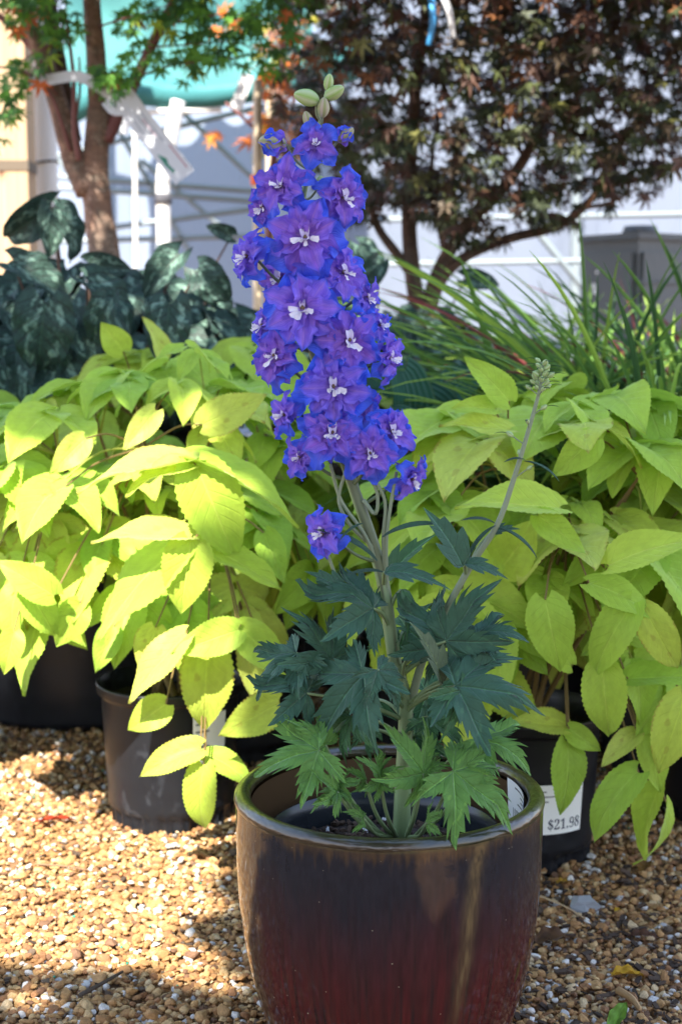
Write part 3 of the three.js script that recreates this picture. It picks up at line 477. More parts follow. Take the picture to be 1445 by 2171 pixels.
  // [stalk end px, finger tip px, share of breadth shown, material, geometry, distance, stem height px]
  const LV = [
    [[650, 1470], [560, 1430], 0.8, dark, 'p', 1.37, 1520, 1.25], [[628, 1385], [545, 1450], 0.75, dark, 'p', 1.385, 1480, 1.2], [[700, 1400], [650, 1310], 0.8, dark, 'p', 1.39, 1470, 1.2], [[770, 1430], [660, 1530], 0.85, dark, 'p', 1.345, 1500, 1.25], [[800, 1420], [870, 1500], 0.8, dark, 'p', 1.33, 1480, 0.9],
    [[790, 1290], [660, 1215], 0.7, dark, 'p', 1.385, 1330, 1.1], [[730, 1255], [680, 1210], 0.7, dark, 'n', 1.40, 1310, 1.2], [[815, 1215], [925, 1190], 0.55, dark, 'n', 1.36, 1240, 1.05], [[815, 1215], [755, 1195], 0.5, dark, 's', 1.38, 1230, 1.2], [[810, 1140], [920, 1070], 0.5, dark, 's', 1.38, 1190, 1.05], [[798, 1190], [700, 1080], 0.5, dark, 's', 1.385, 1200, 1], [[770, 1110], [725, 1120], 0.5, dark, 's', 1.37, 1150, 1.2],
    [[980, 1200], [930, 1085], 0.85, dark, 'n', 1.37, 1330, 1.05], [[985, 1195], [1075, 1190], 0.7, dark, 'n', 1.375, 1330, 0.9], [[945, 1360], [1000, 1255], 0.85, dark, 'p', 1.38, 1420, 1.2], [[940, 1370], [870, 1265], 0.8, dark, 'p', 1.40, 1430, 1.1], [[1000, 1350], [1100, 1330], 0.55, dark, 'p', 1.39, 1430, 1.1],
    [[965, 1455], [1150, 1475], 0.85, dark, 'p', 1.34, 1500, 1.0], [[975, 1465], [1045, 1560], 0.75, mid, 'p', 1.335, 1500, 1.05], [[985, 1425], [1060, 1380], 0.75, dark, 'p', 1.36, 1490, 1.15], [[935, 1450], [915, 1320], 0.45, grey, 'n', 1.36, 1510, 1], [[860, 1400], [950, 1350], 0.45, grey, 'n', 1.395, 1450, 1],
    [[745, 1520], [715, 1600], 0.75, mid, 'p', 1.35, 1560, 1.1], [[770, 1545], [800, 1600], 0.7, mid, 'p', 1.36, 1570, 1.0], [[905, 1520], [990, 1560], 0.65, mid, 'p', 1.38, 1560, 1.1], [[880, 1560], [960, 1500], 0.6, mid, 'p', 1.43, 1580, 1.0],
    [[675, 1590], [550, 1625], 0.92, fresh, 'p', 1.325, 1730, 1.1], [[690, 1580], [640, 1530], 0.85, fresh, 'p', 1.345, 1730, 1.1], [[895, 1640], [860, 1570], 0.85, fresh, 'p', 1.325, 1745, 1.35], [[960, 1635], [1090, 1710], 0.8, fresh, 'p', 1.31, 1745, 1.15], [[985, 1640], [1010, 1580], 0.75, fresh, 'p', 1.325, 1745, 1.1], [[1015, 1565], [1125, 1610], 0.75, fresh, 'p', 1.36, 1700, 1.1], [[890, 1640], [950, 1610], 0.7, fresh, 'p', 1.34, 1745, 0.95],
    [[715, 1680], [690, 1640], 0.7, fresh, 'p', 1.315, 1750, 1.2], [[715, 1680], [655, 1700], 0.7, fresh, 'p', 1.31, 1750, 0.9], [[720, 1670], [760, 1640], 0.6, fresh, 'p', 1.32, 1750, 0.9], [[805, 1655], [780, 1610], 0.65, fresh, 'p', 1.325, 1750, 1.1], [[805, 1655], [835, 1620], 0.65, fresh, 'p', 1.33, 1750, 1.0], [[773, 1655], [750, 1625], 0.6, fresh, 'p', 1.335, 1750, 1.0], [[770, 1735], [750, 1715], 0.6, fresh, 'p', 1.32, 1752, 1.0], [[905, 1745], [925, 1715], 0.6, fresh, 'p', 1.31, 1752, 1.0],
    [[1050, 1118], [1140, 1140], 0.35, dark, 's', 1.40, 1118, 1.2], [[1050, 1115], [990, 1150], 0.5, dark, 's', 1.395, 1118, 1.4], [[1048, 1110], [995, 1080], 0.4, dark, 's', 1.40, 1118, 1.1], [[1040, 1130], [1085, 1110], 0.6, dark, 'n', 1.41, 1118, 1.1], [[1110, 978], [1198, 988], 0.3, dark, 's', 1.40, 978, 1], [[1112, 975], [1075, 960], 0.3, dark, 's', 1.40, 978, 1],
    [[850, 1250], [900, 1330], 0.6, mid, 'n', 1.42, 1300, 1], [[835, 1330], [770, 1360], 0.6, mid, 'p', 1.44, 1370, 1.0], [[860, 1330], [980, 1290], 0.6, mid, 'p', 1.45, 1390, 1.1], [[790, 1480], [690, 1500], 0.6, mid, 'p', 1.45, 1520, 1.2], [[905, 1470], [1010, 1440], 0.6, mid, 'p', 1.46, 1520, 1.2], [[820, 1230], [880, 1130], 0.6, mid, 'n', 1.45, 1280, 1.1],
  ];
  const sidePts = [[868, 1500, 1.42], [895, 1400, 1.415], [935, 1312, 1.41], [1000, 1195, 1.405], [1052, 1115, 1.40], [1090, 1010, 1.40], [1120, 910, 1.40], [1142, 830, 1.40], [1152, 770, 1.40]].map((a) => Q(...a));
  mesh('side_stem', tube(sidePts, [0.0046, 0.0013], 40, 9), greyStem, delph);
  const sideC = new THREE.CatmullRomCurve3(sidePts);
  LV.forEach(([b, e, vis, m, kind, D, sy, sc], i) => {
    const a = P(b[0], b[1], D), c = P(e[0], e[1], D - 0.015), len = a.distanceTo(c) * sc, g = kind === 'p' ? leafG[i % 5] : kind === 'n' ? narrowG[i % 2] : strap;
    const l = sub('leaf', delph, loc(a)), bl = mesh('leaf_blade', g, m, l); face(bl, c.clone().sub(a), showing(a, c, vis)); bl.scale.setScalar(len);
    if (sy > 1700) { const s = onStem(1742).add(V((b[0] - 850) * 0.00012, -0.004, 0.012)); mesh('leaf_stalk', tube([s.sub(loc(a)), s.clone().multiplyScalar(0.5).add(V((b[0] - 850) * 0.00003, -0.006, 0.0)), V(0, 0, 0)], [0.0024, 0.0016], 10, 6), stemMat, l); }
    else if (kind !== 's') { const s = b[0] > 930 && b[1] < 1300 ? sideC.getPoint(0.35) : onStem(sy); mesh('leaf_stalk', tube([s.sub(loc(a)), s.clone().multiplyScalar(0.5).add(V(0, 0.006, 0)), V(0, 0, 0)], [0.0024, 0.0015], 8, 6), stemMat, l); }
  });
  // side shoot buds
  for (let i = 0; i < 34; i++) {
    const u = i < 10 ? 0.62 + i * 0.022 : 0.85 + (i - 10) * 0.0062, s = sideC.getPoint(Math.min(1, u)), a = i * 2.4, l = i < 10 ? ran(0.012, 0.02, r) : ran(0.006, 0.012, r) * (1.25 - (u - 0.85) * 4), dir = V(Math.cos(a), 0.7, Math.sin(a)).normalize(), tip = s.clone().addScaledVector(dir, l);
    if (i < 10 && i % 2) continue;
    const f = sub('bud', delph, tip), b = mesh('bud_shell', budG, budMat, f); b.scale.setScalar(ran(0.0032, 0.0046, r)); b.quaternion.setFromUnitVectors(V(0, 1, 0), dir);
    mesh('bud_stalk', tube([s.clone().sub(tip), V(0, 0, 0)], 0.0007, 3, 5), greyStem, f);
    const br = mesh('bract', strap, mid, f); face(br, V(Math.cos(a), 0.5, Math.sin(a)), V(0, 1, 0)); br.scale.setScalar(0.016);
  }
}

// ------------------------------------------------------------------ golden aralias
{
  const vein = (u, v) => { const s = Math.abs(u - 0.5) * 2, m = Math.exp(-((s / 0.035) ** 2)), q = v * 8.5 - s * 2.2, d = Math.abs(q - Math.round(q)), l = Math.exp(-((d / 0.045) ** 2)) * (1 - m) * smooth(0.98, 0.7, s); return [m, l]; };
  const cmap = tex(256, 256, (u, v) => { const [m, l] = vein(u, v), n = fbm(u * 12, v * 12, 4); const k = 0.84 + n * 0.12 + m * 0.06 + l * 0.03; return [k + m * 0.04, k + 0.01, k * 0.9 + m * 0.12]; });
  const bump = tex(256, 256, (u, v) => { const [m, l] = vein(u, v); return 0.75 - 0.6 * m - 0.45 * l + 0.22 * fbm(u * 30, v * 30, 3); }, false);
  const spotted = tex(256, 256, (u, v) => { const [m, l] = vein(u, v), n = fbm(u * 12 + 5, v * 12, 4), k = 0.84 + n * 0.12 + m * 0.06 + l * 0.03, b = smooth(0.66, 0.74, fbm(u * 6 + 20, v * 6 + 3, 4)) * 0.18 + smooth(0.95, 1.02, v + 0.06 * n) * 0.35 + smooth(0.94, 1, Math.abs(u - 0.5) * 2 + 0.05 * n) * smooth(0.55, 0.7, fbm(v * 9, u * 3 + 11, 2)) * 0.5; return [k * (1 - b * 0.28), k * (1 - b * 0.5), k * 0.9 * (1 - b * 0.4)]; });
  const mk = (c, i) => leafMat({ color: rgb(...c), map: i % 3 === 1 ? spotted : cmap, bumpMap: bump, bumpScale: 0.0013, roughness: 0.62, transmission: 0.42, specularIntensity: 0.3, clearcoat: 0.25 });
  const tints = [[0.61, 0.78, 0.11], [0.66, 0.80, 0.13], [0.55, 0.76, 0.11], [0.50, 0.72, 0.10], [0.69, 0.80, 0.17], [0.43, 0.66, 0.09], [0.54, 0.73, 0.10]].map((c, i) => mk(c, i));
  const prof = (t) => Math.pow(t + 0.015, 0.5) * Math.pow(1 - t, 1.05) / 0.505;
  const G = [...Array(14)].map((_, k) => blade({ L: 1, W: 0.66 + 0.1 * hash(k, 1), prof, rows: 38, cols: 6, fold: 0.02 + 0.22 * hash(k, 2), arch: 0.15 + 1.05 * hash(k, 3), serr: 0.045, ripple: 0.02 + 0.025 * hash(k, 7), rfreq: 1.5, seed: k, lobe: 0.14, puff: 0.012, twist: (hash(k, 4) - 0.5) * 0.5 }));
  const stalk = std({ color: rgb(0.20, 0.13, 0.045), roughness: 0.7 }), young = std({ color: rgb(0.34, 0.36, 0.06), roughness: 0.7 });
  function aralia(pot, label, c, R, count, seed, heroes, lowLimit) {
    const base = pot.position.clone().setY(0.191), r = seeded(seed), t = thing('golden_aralia', base, label, 'foliage plant', 'golden leaved aralias');
    const loc = (p) => p.clone().sub(base), C = V(...c);
    // main stems
    const tips = [];
    for (let i = 0; i < 9; i++) { const a = i * 2.4 + r(), k = ran(0.25, 0.75, r), e = loc(V(C.x + Math.cos(a) * R[0] * k, C.y + R[1] * ran(0.1, 0.6, r), C.z + Math.sin(a) * R[2] * k)), s = V(ran(-0.03, 0.03, r), -0.003, ran(-0.03, 0.03, r)); mesh('main_stem', tube([s, s.clone().lerp(e, 0.5).add(V(0, 0.05, 0)), e], [0.0042, 0.0022], 10, 6), stalk, t); tips.push(e); }
    const nearestTip = (p) => tips.reduce((b, q) => (q.distanceTo(p) < b.distanceTo(p) ? q : b));
    const leaflet = (g, at, dir, up, len, m) => { const o = mesh('leaflet', pick(G, r), m, g); o.position.copy(at); face(o, dir, up); o.scale.set(len, len, len * ran(0.92, 1.12, r)); };
    for (let i = 0; i < count; i++) {
      const u = i / count, shell = i % 4 === 3 ? ran(0.5, 0.72, r) : ran(0.84, 1.04, r);
      const el = Math.asin(lerp(-0.75, 0.97, (i * 0.7548777 + 0.1) % 1)), az = i * 2.39996 + ran(-0.25, 0.25, r);
      const o = V(Math.cos(az) * Math.cos(el), Math.sin(el), Math.sin(az) * Math.cos(el)); if (o.z < -0.35 && r() < 0.45) continue;
      const p = V(C.x + o.x * R[0] * shell, C.y + o.y * R[1] * shell, C.z + o.z * R[2] * shell); if (p.y < lowLimit) { if (i % 3) continue; p.y = lowLimit + ran(0, 0.12, r); }
      const node = loc(p), g = sub('compound_leaf', t, node), tip = nearestTip(node);
      mesh('leaf_stalk', tube([tip.clone().sub(node), tip.clone().sub(node).multiplyScalar(0.5).add(V(0, 0.02, 0)), V(0, 0, 0)], [0.0017, 0.0011], 6, 5), r() < 0.5 ? stalk : young, g);
      const hor = V(o.x + ran(-0.3, 0.3, r), 0, o.z + 0.45 + ran(-0.3, 0.3, r)).normalize(), dropTo = lerp(0.12, 1.05, smooth(0.6, -0.5, o.y)) + ran(-0.2, 0.2, r);
      const fwd = hor.clone().multiplyScalar(Math.cos(dropTo)).add(V(0, -Math.sin(dropTo), 0)), up = hor.clone().multiplyScalar(Math.sin(dropTo)).add(V(0, Math.cos(dropTo), 0)), side = fwd.clone().cross(up);
      const S = ran(0.07, 0.138, r) * (shell < 0.75 ? 0.85 : 1), m = pick(tints, r);
      const n = r() < 0.45 ? 3 : 5;
      leaflet(g, fwd.clone().multiplyScalar(0.006), fwd, up.clone().addScaledVector(side, ran(-0.3, 0.3, r)), S * 1.12, m);
      for (let k = 0; k < n - 1; k++) {
        const sg = k % 2 ? 1 : -1, row = k >> 1, d = side.clone().multiplyScalar(sg).addScaledVector(fwd, row ? 0.05 : 0.55).add(V(0, -0.25, 0)).normalize();
        leaflet(g, fwd.clone().multiplyScalar(row ? -0.035 : -0.002).addScaledVector(side, sg * 0.004), d, up.clone().addScaledVector(side, sg * ran(-0.1, 0.35, r)).add(V(ran(-0.2, 0.2, r), 0, ran(-0.1, 0.25, r))), S * ran(0.8, 1.02, r) * (row ? 0.88 : 1), m);
      }
    }
    for (const [bx, by, ex, ey, w, D] of heroes) {
      const a = P(bx, by, D), e = P(ex, ey, D - 0.03), L = a.distanceTo(e), W = Math.max(pxm(w, D), L * 0.62), g = sub('compound_leaf', t, loc(a)), o = mesh('leaflet', G[Math.floor(hash(bx, by) * 14)], tints[Math.floor(hash(by, ex) * 7)], g);
      face(o, e.clone().sub(a), showing(a, e, pxm(w, D) / W)); o.scale.set(L * 1.06, L, W / 0.70);
      const tip = nearestTip(loc(a)).clone().sub(loc(a)); mesh('leaf_stalk', tube([tip, tip.clone().multiplyScalar(0.4).add(V(0, 0.01, -0.02)), V(0, 0, 0)], [0.0018, 0.0012], 7, 5), stalk, g);
    }
    return t;
  }
  aralia(potL, 'golden leaved aralia catching full sun in the ribbed pot', [-0.29, 0.455, -2.13], [0.28, 0.27, 0.22], 100, 301, [
    [415, 985, 505, 1195, 160, 1.84], [405, 1145, 383, 1300, 138, 1.83], [410, 980, 165, 992, 62, 1.85], [406, 990, 255, 998, 48, 1.84], [408, 975, 645, 1060, 62, 1.86], [405, 1140, 205, 1112, 70, 1.84], [400, 1152, 160, 1310, 120, 1.85], [445, 1160, 592, 1232, 70, 1.86], [505, 1335, 372, 1382, 100, 1.84], [510, 1330, 612, 1432, 100, 1.85], [395, 1345, 258, 1472, 96, 1.83], [440, 1370, 432, 1560, 140, 1.87], [425, 1588, 290, 1622, 78, 1.84], [432, 1622, 402, 1788, 100, 1.83], [352, 1492, 273, 1548, 92, 1.86], [592, 1490, 470, 1556, 112, 1.86], [435, 1600, 560, 1640, 70, 1.88], [115, 1262, 0, 1192, 92, 1.86], [330, 1330, 300, 1420, 90, 1.88], [240, 1330, 205, 1420, 75, 1.9], [170, 1280, 120, 1370, 90, 1.9], [60, 1250, 120, 1350, 100, 1.88], [30, 1340, 10, 1425, 70, 1.9], [430, 900, 552, 842, 100, 1.95], [140, 1030, 15, 1090, 60, 1.9], [180, 930, 110, 1000, 80, 1.92], [330, 870, 265, 950, 70, 1.94], [560, 1130, 600, 1230, 80, 1.9]], 0.36);
  aralia(potL2, 'golden leaved aralia outermost on the sunny side', [-0.76, 0.46, -2.36], [0.28, 0.26, 0.22], 70, 302, [], 0.36);
  aralia(potL3, 'golden leaved aralia between the mottled leaves and flower spike', [-0.22, 0.49, -2.46], [0.29, 0.26, 0.17], 66, 303, [[262, 745, 220, 690, 75, 2.3], [345, 760, 330, 672, 45, 2.3]], 0.36);
  aralia(potR, 'golden leaved aralia in the price labelled pot in shade', [0.30, 0.425, -1.97], [0.26, 0.265, 0.21], 100, 304, [
    [1155, 1270, 1187, 1428, 128, 1.70], [1340, 1278, 1228, 1432, 118, 1.70], [1365, 1292, 1450, 1445, 108, 1.70], [1247, 1235, 1408, 1278, 75, 1.71], [1290, 1200, 1462, 1112, 95, 1.70], [1140, 1092, 1234, 1168, 80, 1.72], [1185, 1078, 985, 1040, 85, 1.73], [1275, 1408, 1292, 1585, 118, 1.72], [1352, 1638, 1212, 1758, 104, 1.74], [1203, 1572, 1216, 1735, 88, 1.77], [1375, 1555, 1397, 1678, 86, 1.76], [1396, 1668, 1320, 1806, 72, 1.76], [1450, 1478, 1392, 1645, 120, 1.72], [1078, 850, 1004, 758, 74, 1.82], [1050, 868, 970, 850, 42, 1.82], [1080, 912, 943, 890, 52, 1.82], [1210, 1410, 1150, 1340, 70, 1.74], [1330, 1440, 1470, 1420, 60, 1.74], [1060, 1210, 1130, 1110, 130, 1.79], [1260, 930, 1180, 1000, 90, 1.8], [1200, 1540, 1090, 1520, 70, 1.78], [1205, 1545, 1270, 1590, 60, 1.77], [1350, 1555, 1275, 1610, 60, 1.76], [1410, 1700, 1425, 1860, 30, 1.78]], 0.31);
  aralia(potR2, 'golden leaved aralia outermost on the shady side', [0.58, 0.44, -2.12], [0.27, 0.25, 0.22], 84, 305, [], 0.28);
}

// ------------------------------------------------------------------ silver mottled wild gingers
{
  const cmaps = [0, 1, 2].map((kk) => tex(256, 256, (u, v) => { u += kk * 3; const s = Math.abs(u - kk * 3 - 0.5) * 2, n = fbm(u * 5 + 2 + kk * 9, v * 7, 4), band = Math.exp(-(((s - 0.45 - (n - 0.5) * 1.1) / 0.24) ** 2)), b = smooth(0.42, 0.85, band * (0.15 + 0.9 * fbm(u * 9 + 7, v * 6, 2) + 0.35 * fbm(u * 26, v * 26, 3))), mid = Math.exp(-((s / 0.03) ** 2)), lq = v * 7 - s * 2.4, lat = Math.exp(-((Math.abs(lq - Math.round(lq)) / 0.05) ** 2)) * 0.3, q = (0.75 + 0.5 * fbm(u * 30, v * 30, 3)) * (1 - lat); return [lerp(0.155, 0.42, b) * q + mid * 0.06, lerp(0.25, 0.53, b) * q + mid * 0.08, lerp(0.215, 0.47, b) * q + mid * 0.05]; }));
  const ms = cmaps.map((map) => leafMat({ color: 0xffffff, map, transmission: 0.08, specularIntensity: 0.7, clearcoat: 0.2, bumpMap: tex(256, 256, (u, v) => { const s = Math.abs(u - 0.5) * 2, q = v * 7 - s * 2.4; return 0.5 * fbm(u * 8, v * 8, 3) + 0.5 - 0.45 * Math.exp(-((Math.abs(q - Math.round(q)) / 0.07) ** 2)) - 0.4 * Math.exp(-((s / 0.05) ** 2)); }, false), bumpScale: 0.005 })), under = std({ color: rgb(0.10, 0.055, 0.04), roughness: 0.7 });
  const prof = (t) => Math.pow(t + 0.02, 0.42) * Math.pow(1 - t, 0.8) / 0.55;
  const G = [...Array(6)].map((_, k) => blade({ L: 1, W: 0.72 + 0.12 * hash(k, 1), prof, rows: 16, cols: 6, fold: 0.1 + 0.4 * hash(k, 2), arch: 0.7 + 1.1 * hash(k, 3), ripple: 0.06, seed: k + 3, lobe: 0.3, twist: (hash(k, 8) - 0.5) * 0.8 }));
  function ginger(tb, label, c, R, count, seed, heroes) {
    const base = tb.position.clone().setY(0.558), r = seeded(seed), t = thing('mottled_ginger', base, label, 'foliage plant', 'silver mottled gingers'), C = V(...c), loc = (p) => p.clone().sub(base);
    const put = (a, dir, up, L, W = L) => { const g = sub('leaf', t, loc(a)), o = mesh('leaf_blade', pick(G, r), pick(ms, r), g); face(o, dir, up); o.scale.set(L, L, W); const s = V((a.x - C.x) * 0.35 + C.x, base.y - 0.003, (a.z - C.z) * 0.35 + C.z).sub(a); mesh('leaf_stalk', tube([s, s.clone().multiplyScalar(0.4).add(V(0, 0.02, 0)), V(0, 0, 0)], [0.0028, 0.002], 7, 5), under, g); };
    for (let i = 0; i < count; i++) {
      const az = i * 2.39996, k = Math.sqrt((i + 0.5) / count), h = 1 - k * k * 0.75 + ran(-0.15, 0.15, r), a = V(C.x + Math.cos(az) * R[0] * k, C.y + R[1] * h, C.z + Math.sin(az) * R[2] * k);
      const hor = V(Math.cos(az) + ran(-0.6, 0.6, r), 0, Math.sin(az) + 0.5 + ran(-0.5, 0.5, r)).normalize(), d = lerp(0.0, 0.75, k) + ran(-0.25, 0.3, r);
      put(a, hor.clone().multiplyScalar(Math.cos(d)).add(V(0, -Math.sin(d), 0)), V(ran(-0.35, 0.35, r), 1, 0.35).addScaledVector(hor, Math.sin(d)), ran(0.09, 0.145, r));
    }
    for (const [bx, by, ex, ey, w, D] of heroes) { const a = P(bx, by, D), e = P(ex, ey, D - 0.04), L = a.distanceTo(e), W = Math.max(pxm(w, D), L * 0.7); put(a, e.clone().sub(a), showing(a, e, pxm(w, D) / W), L * 1.05, W / 0.78); }
  }
  ginger(tubA, 'silver mottled ginger in front of the green maple trunk', [-0.50, 0.64, -2.82], [0.38, 0.21, 0.3], 120, 401, [[95, 640, 80, 790, 165, 2.5], [360, 645, 345, 765, 110, 2.45], [108, 440, 0, 510, 90, 2.7], [110, 445, 105, 530, 70, 2.68], [115, 448, 180, 525, 60, 2.75], [185, 600, 290, 680, 70, 2.55], [420, 570, 480, 630, 90, 2.6], [190, 560, 260, 570, 70, 2.7], [30, 560, 140, 600, 80, 2.6], [170, 690, 195, 770, 80, 2.52], [490, 500, 450, 480, 40, 2.8], [380, 540, 300, 610, 70, 2.65], [230, 640, 190, 730, 70, 2.5]]);
  ginger(tubB, 'silver mottled ginger behind the blue flower spike', [0.08, 0.60, -3.08], [0.33, 0.17, 0.27], 100, 402, [[760, 520, 830, 580, 50, 2.95], [985, 590, 1050, 600, 50, 3.2], [800, 560, 760, 620, 60, 2.9]]);
}

// ------------------------------------------------------------------ hosta and grasses
{
  const rib = tex(256, 64, (u, v) => 0.5 + 0.5 * Math.cos((u - 0.5) * 6.28 * 9), false);
  const m = leafMat({ color: rgb(0.06, 0.15, 0.10), roughness: 0.5, transmission: 0.15, bumpMap: rib, bumpScale: 0.006, map: tex(128, 128, (u, v) => { const e = smooth(0.9, 1, Math.abs(u - 0.5) * 2), n = 0.85 + 0.15 * fbm(u * 8, v * 8, 3); return [n * (0.8 + e * 0.2), n, n * (0.95 - e * 0.3)]; }) });
  const G = [0, 1, 2].map((k) => blade({ L: 1, W: 0.72, prof: (t) => Math.pow(t + 0.02, 0.45) * Math.pow(1 - t, 0.75) / 0.56, rows: 16, cols: 8, fold: 0.2, arch: 0.9 + k * 0.3, ripple: 0.02, seed: k + 30, lobe: 0.2 }));
  const pot = nurseryPot(V(0.12, 0, -2.58), 0.09, 0.2, 'small black nursery pot under the ribbed hosta leaves'), base = pot.position.clone().setY(0.172), t = thing('hosta', base, 'hosta with broad ribbed blue green leaves beside the flower spike', 'foliage plant');
  for (const [bx, by, ex, ey, w, D] of [[850, 790, 915, 965, 120, 2.35], [960, 900, 870, 790, 110, 2.42], [1000, 800, 900, 850, 120, 2.45], [830, 880, 920, 940, 110, 2.3], [900, 960, 850, 900, 80, 2.35], [840, 770, 780, 850, 100, 2.5]]) { const a = P(bx, by, D), e = P(ex, ey, D - 0.03), L = a.distanceTo(e) * 1.1, g = sub('leaf', t, a.clone().sub(base)), o = mesh('leaf_blade', G[bx % 3], m, g); face(o, e.clone().sub(a), showing(a, e, 0.75)); o.scale.set(L, L, Math.max(L, pxm(w, D) / 0.7)); const s = base.clone().sub(a); mesh('leaf_stalk', tube([s, s.clone().multiplyScalar(0.4).add(V(0, 0.04, 0)), V(0, 0, 0)], [0.004, 0.003], 8, 6), m, g); }
  // grass
  const green = leafMat({ color: rgb(0.13, 0.26, 0.05), roughness: 0.55, transmission: 0.35 }), lime = leafMat({ color: rgb(0.30, 0.46, 0.06), roughness: 0.55, transmission: 0.4 }), dark = leafMat({ color: rgb(0.06, 0.14, 0.045), roughness: 0.55, transmission: 0.3 }), red = leafMat({ color: rgb(0.22, 0.045, 0.04), roughness: 0.6, transmission: 0.3 });
  const gb = [...Array(9)].map((_, k) => blade({ L: 1, W: 0.03, prof: (q) => Math.min(1, 0.5 + q * 2) * Math.pow(1 - q, 0.55) + 0.02, rows: 14, cols: 2, fold: 0.35, arch: 1.0 + k * 0.11, seed: k, twist: (hash(k, 2) - 0.5) * 2 }));
  function grass(x, z, n, len, label, mats, w, seed) {
    const p = nurseryPot(V(x, 0, z), 0.1, 0.32, `black nursery pot under the ${label}`.split(' ').slice(0, 16).join(' ')), b = p.position.clone().setY(0.274), r = seeded(seed), t2 = thing('grass_clump', b, label, 'grass', 'potted grasses');
    for (let i = 0; i < n; i++) { const a = i * 2.39996 + ran(-0.3, 0.3, r), s = Math.sqrt(i / n) * 0.06, o = mesh('grass_blade', pick(gb, r), pick(mats, r), t2); const lean = 0.03 + Math.sqrt(i / n) * 0.34 * r(), dir = V(Math.cos(a) * lean, 1, Math.sin(a) * lean); o.position.set(Math.cos(a) * s, -0.002, Math.sin(a) * s); face(o, dir, V(-Math.cos(a), 0.3, -Math.sin(a))); const L = len * ran(0.72, 1.08, r); o.scale.set(L, L, w * ran(0.8, 1.2, r)); }
  }
  grass(0.345, -2.73, 80, 0.72, 'broad bladed lime grass with arching leaves next to the hosta', [lime, lime, green], 0.75, 501);
  grass(0.51, -2.88, 290, 0.80, 'fine green grass with dark blades behind the golden leaves', [green, dark, green, lime], 0.46, 502);
  grass(0.60, -2.62, 290, 0.78, 'fine green grass with red tipped blades before the cabinet', [green, dark, green, lime, red], 0.44, 503);
  grass(0.78, -2.85, 290, 0.80, 'fine green grass with many red blades past the cabinet', [green, dark, red, lime, green], 0.44, 504);
  grass(0.545, -2.42, 240, 0.76, 'soft green grass with thin arching blades nearest the golden leaves', [green, dark, lime], 0.44, 506);
  grass(0.36, -2.49, 140, 0.60, 'short dark grass with narrow blades below the lime grass', [dark, green], 0.4, 505);
}

// ------------------------------------------------------------------ maples
const mapleOutline = (() => { const o = [], lobes = [-2.2, -1.45, -0.72, 0, 0.72, 1.45, 2.2], len = [0.45, 0.78, 0.95, 1, 0.95, 0.78, 0.45]; lobes.forEach((a, i) => { if (!i) o.push([a - 0.5, 0.1]); o.push([a - 0.17, len[i] * 0.6], [a, len[i]], [a + 0.17, len[i] * 0.6], [a + 0.36, i === 6 ? 0.1 : 0.3]); }); return o; })();
const mapleLeaf = [0, 1, 2, 3].map((k) => palm(mapleOutline, { rings: 2, droop: 0.15 + 0.15 * k, cup: 0.3, seed: k, veins: [-0.72, 0, 0.72], wave: 0.1 }));
const barkTex = tex(256, 512, (u, v) => { const n = fbm(u * 9, v * 22, 4), s = smooth(0.5, 0.7, fbm(u * 5 + 4, v * 9, 4)), l = smooth(0.66, 0.74, fbm(u * 26, v * 40, 2)); return [0.36 + n * 0.22 - s * 0.05 + l * 0.14, 0.27 + n * 0.19 - s * 0.01 + l * 0.14, 0.22 + n * 0.17 + l * 0.13]; });
barkTex.repeat.set(1, 2);
const barkMat = std({ map: barkTex, roughness: 0.85, bumpMap: tex(128, 256, (u, v) => fbm(u * 12, v * 30, 4), false), bumpScale: 0.004 }), twigMat = std({ color: rgb(0.16, 0.055, 0.05), roughness: 0.6 }), darkBark = std({ map: barkTex, color: rgb(0.42, 0.40, 0.38), roughness: 0.9 });
function leafCloud(t, base, list, mats, single, r, name) {
  // list of [point, size, materialIndex]; those that show largest are meshes, the rest one part
  const rows = list.map((a) => [a, a[1] / -a[0].z * (Math.abs(a[0].x / a[0].z) < 0.26 && a[0].y < 1.75 ? 1 : 0.01)]).sort((p, q) => q[1] - p[1]);
  const im = mats.map((m, i) => rows.slice(single).filter(([a]) => a[2] === i));
  const dummy = new THREE.Object3D();
  const place = (o, [p, s, , dir, up]) => { o.position.copy(p).sub(base); face(o, dir, up); o.scale.setScalar(s); };
  rows.slice(0, single).forEach(([a]) => place(mesh('leaf', pick(mapleLeaf, r), mats[a[2]], t), a));
  const crown = sub(name, t); crown.userData.kind = 'stuff';
  im.forEach((l, i) => { if (!l.length) return; const m = new THREE.InstancedMesh(mapleLeaf[i % 4], mats[i], l.length); m.name = 'crown_leaves'; m.userData.kind = 'stuff'; m.castShadow = m.receiveShadow = true; l.forEach(([a], k) => { place(dummy, a); dummy.updateMatrix(); m.setMatrixAt(k, dummy.matrix); }); crown.add(m); });
}
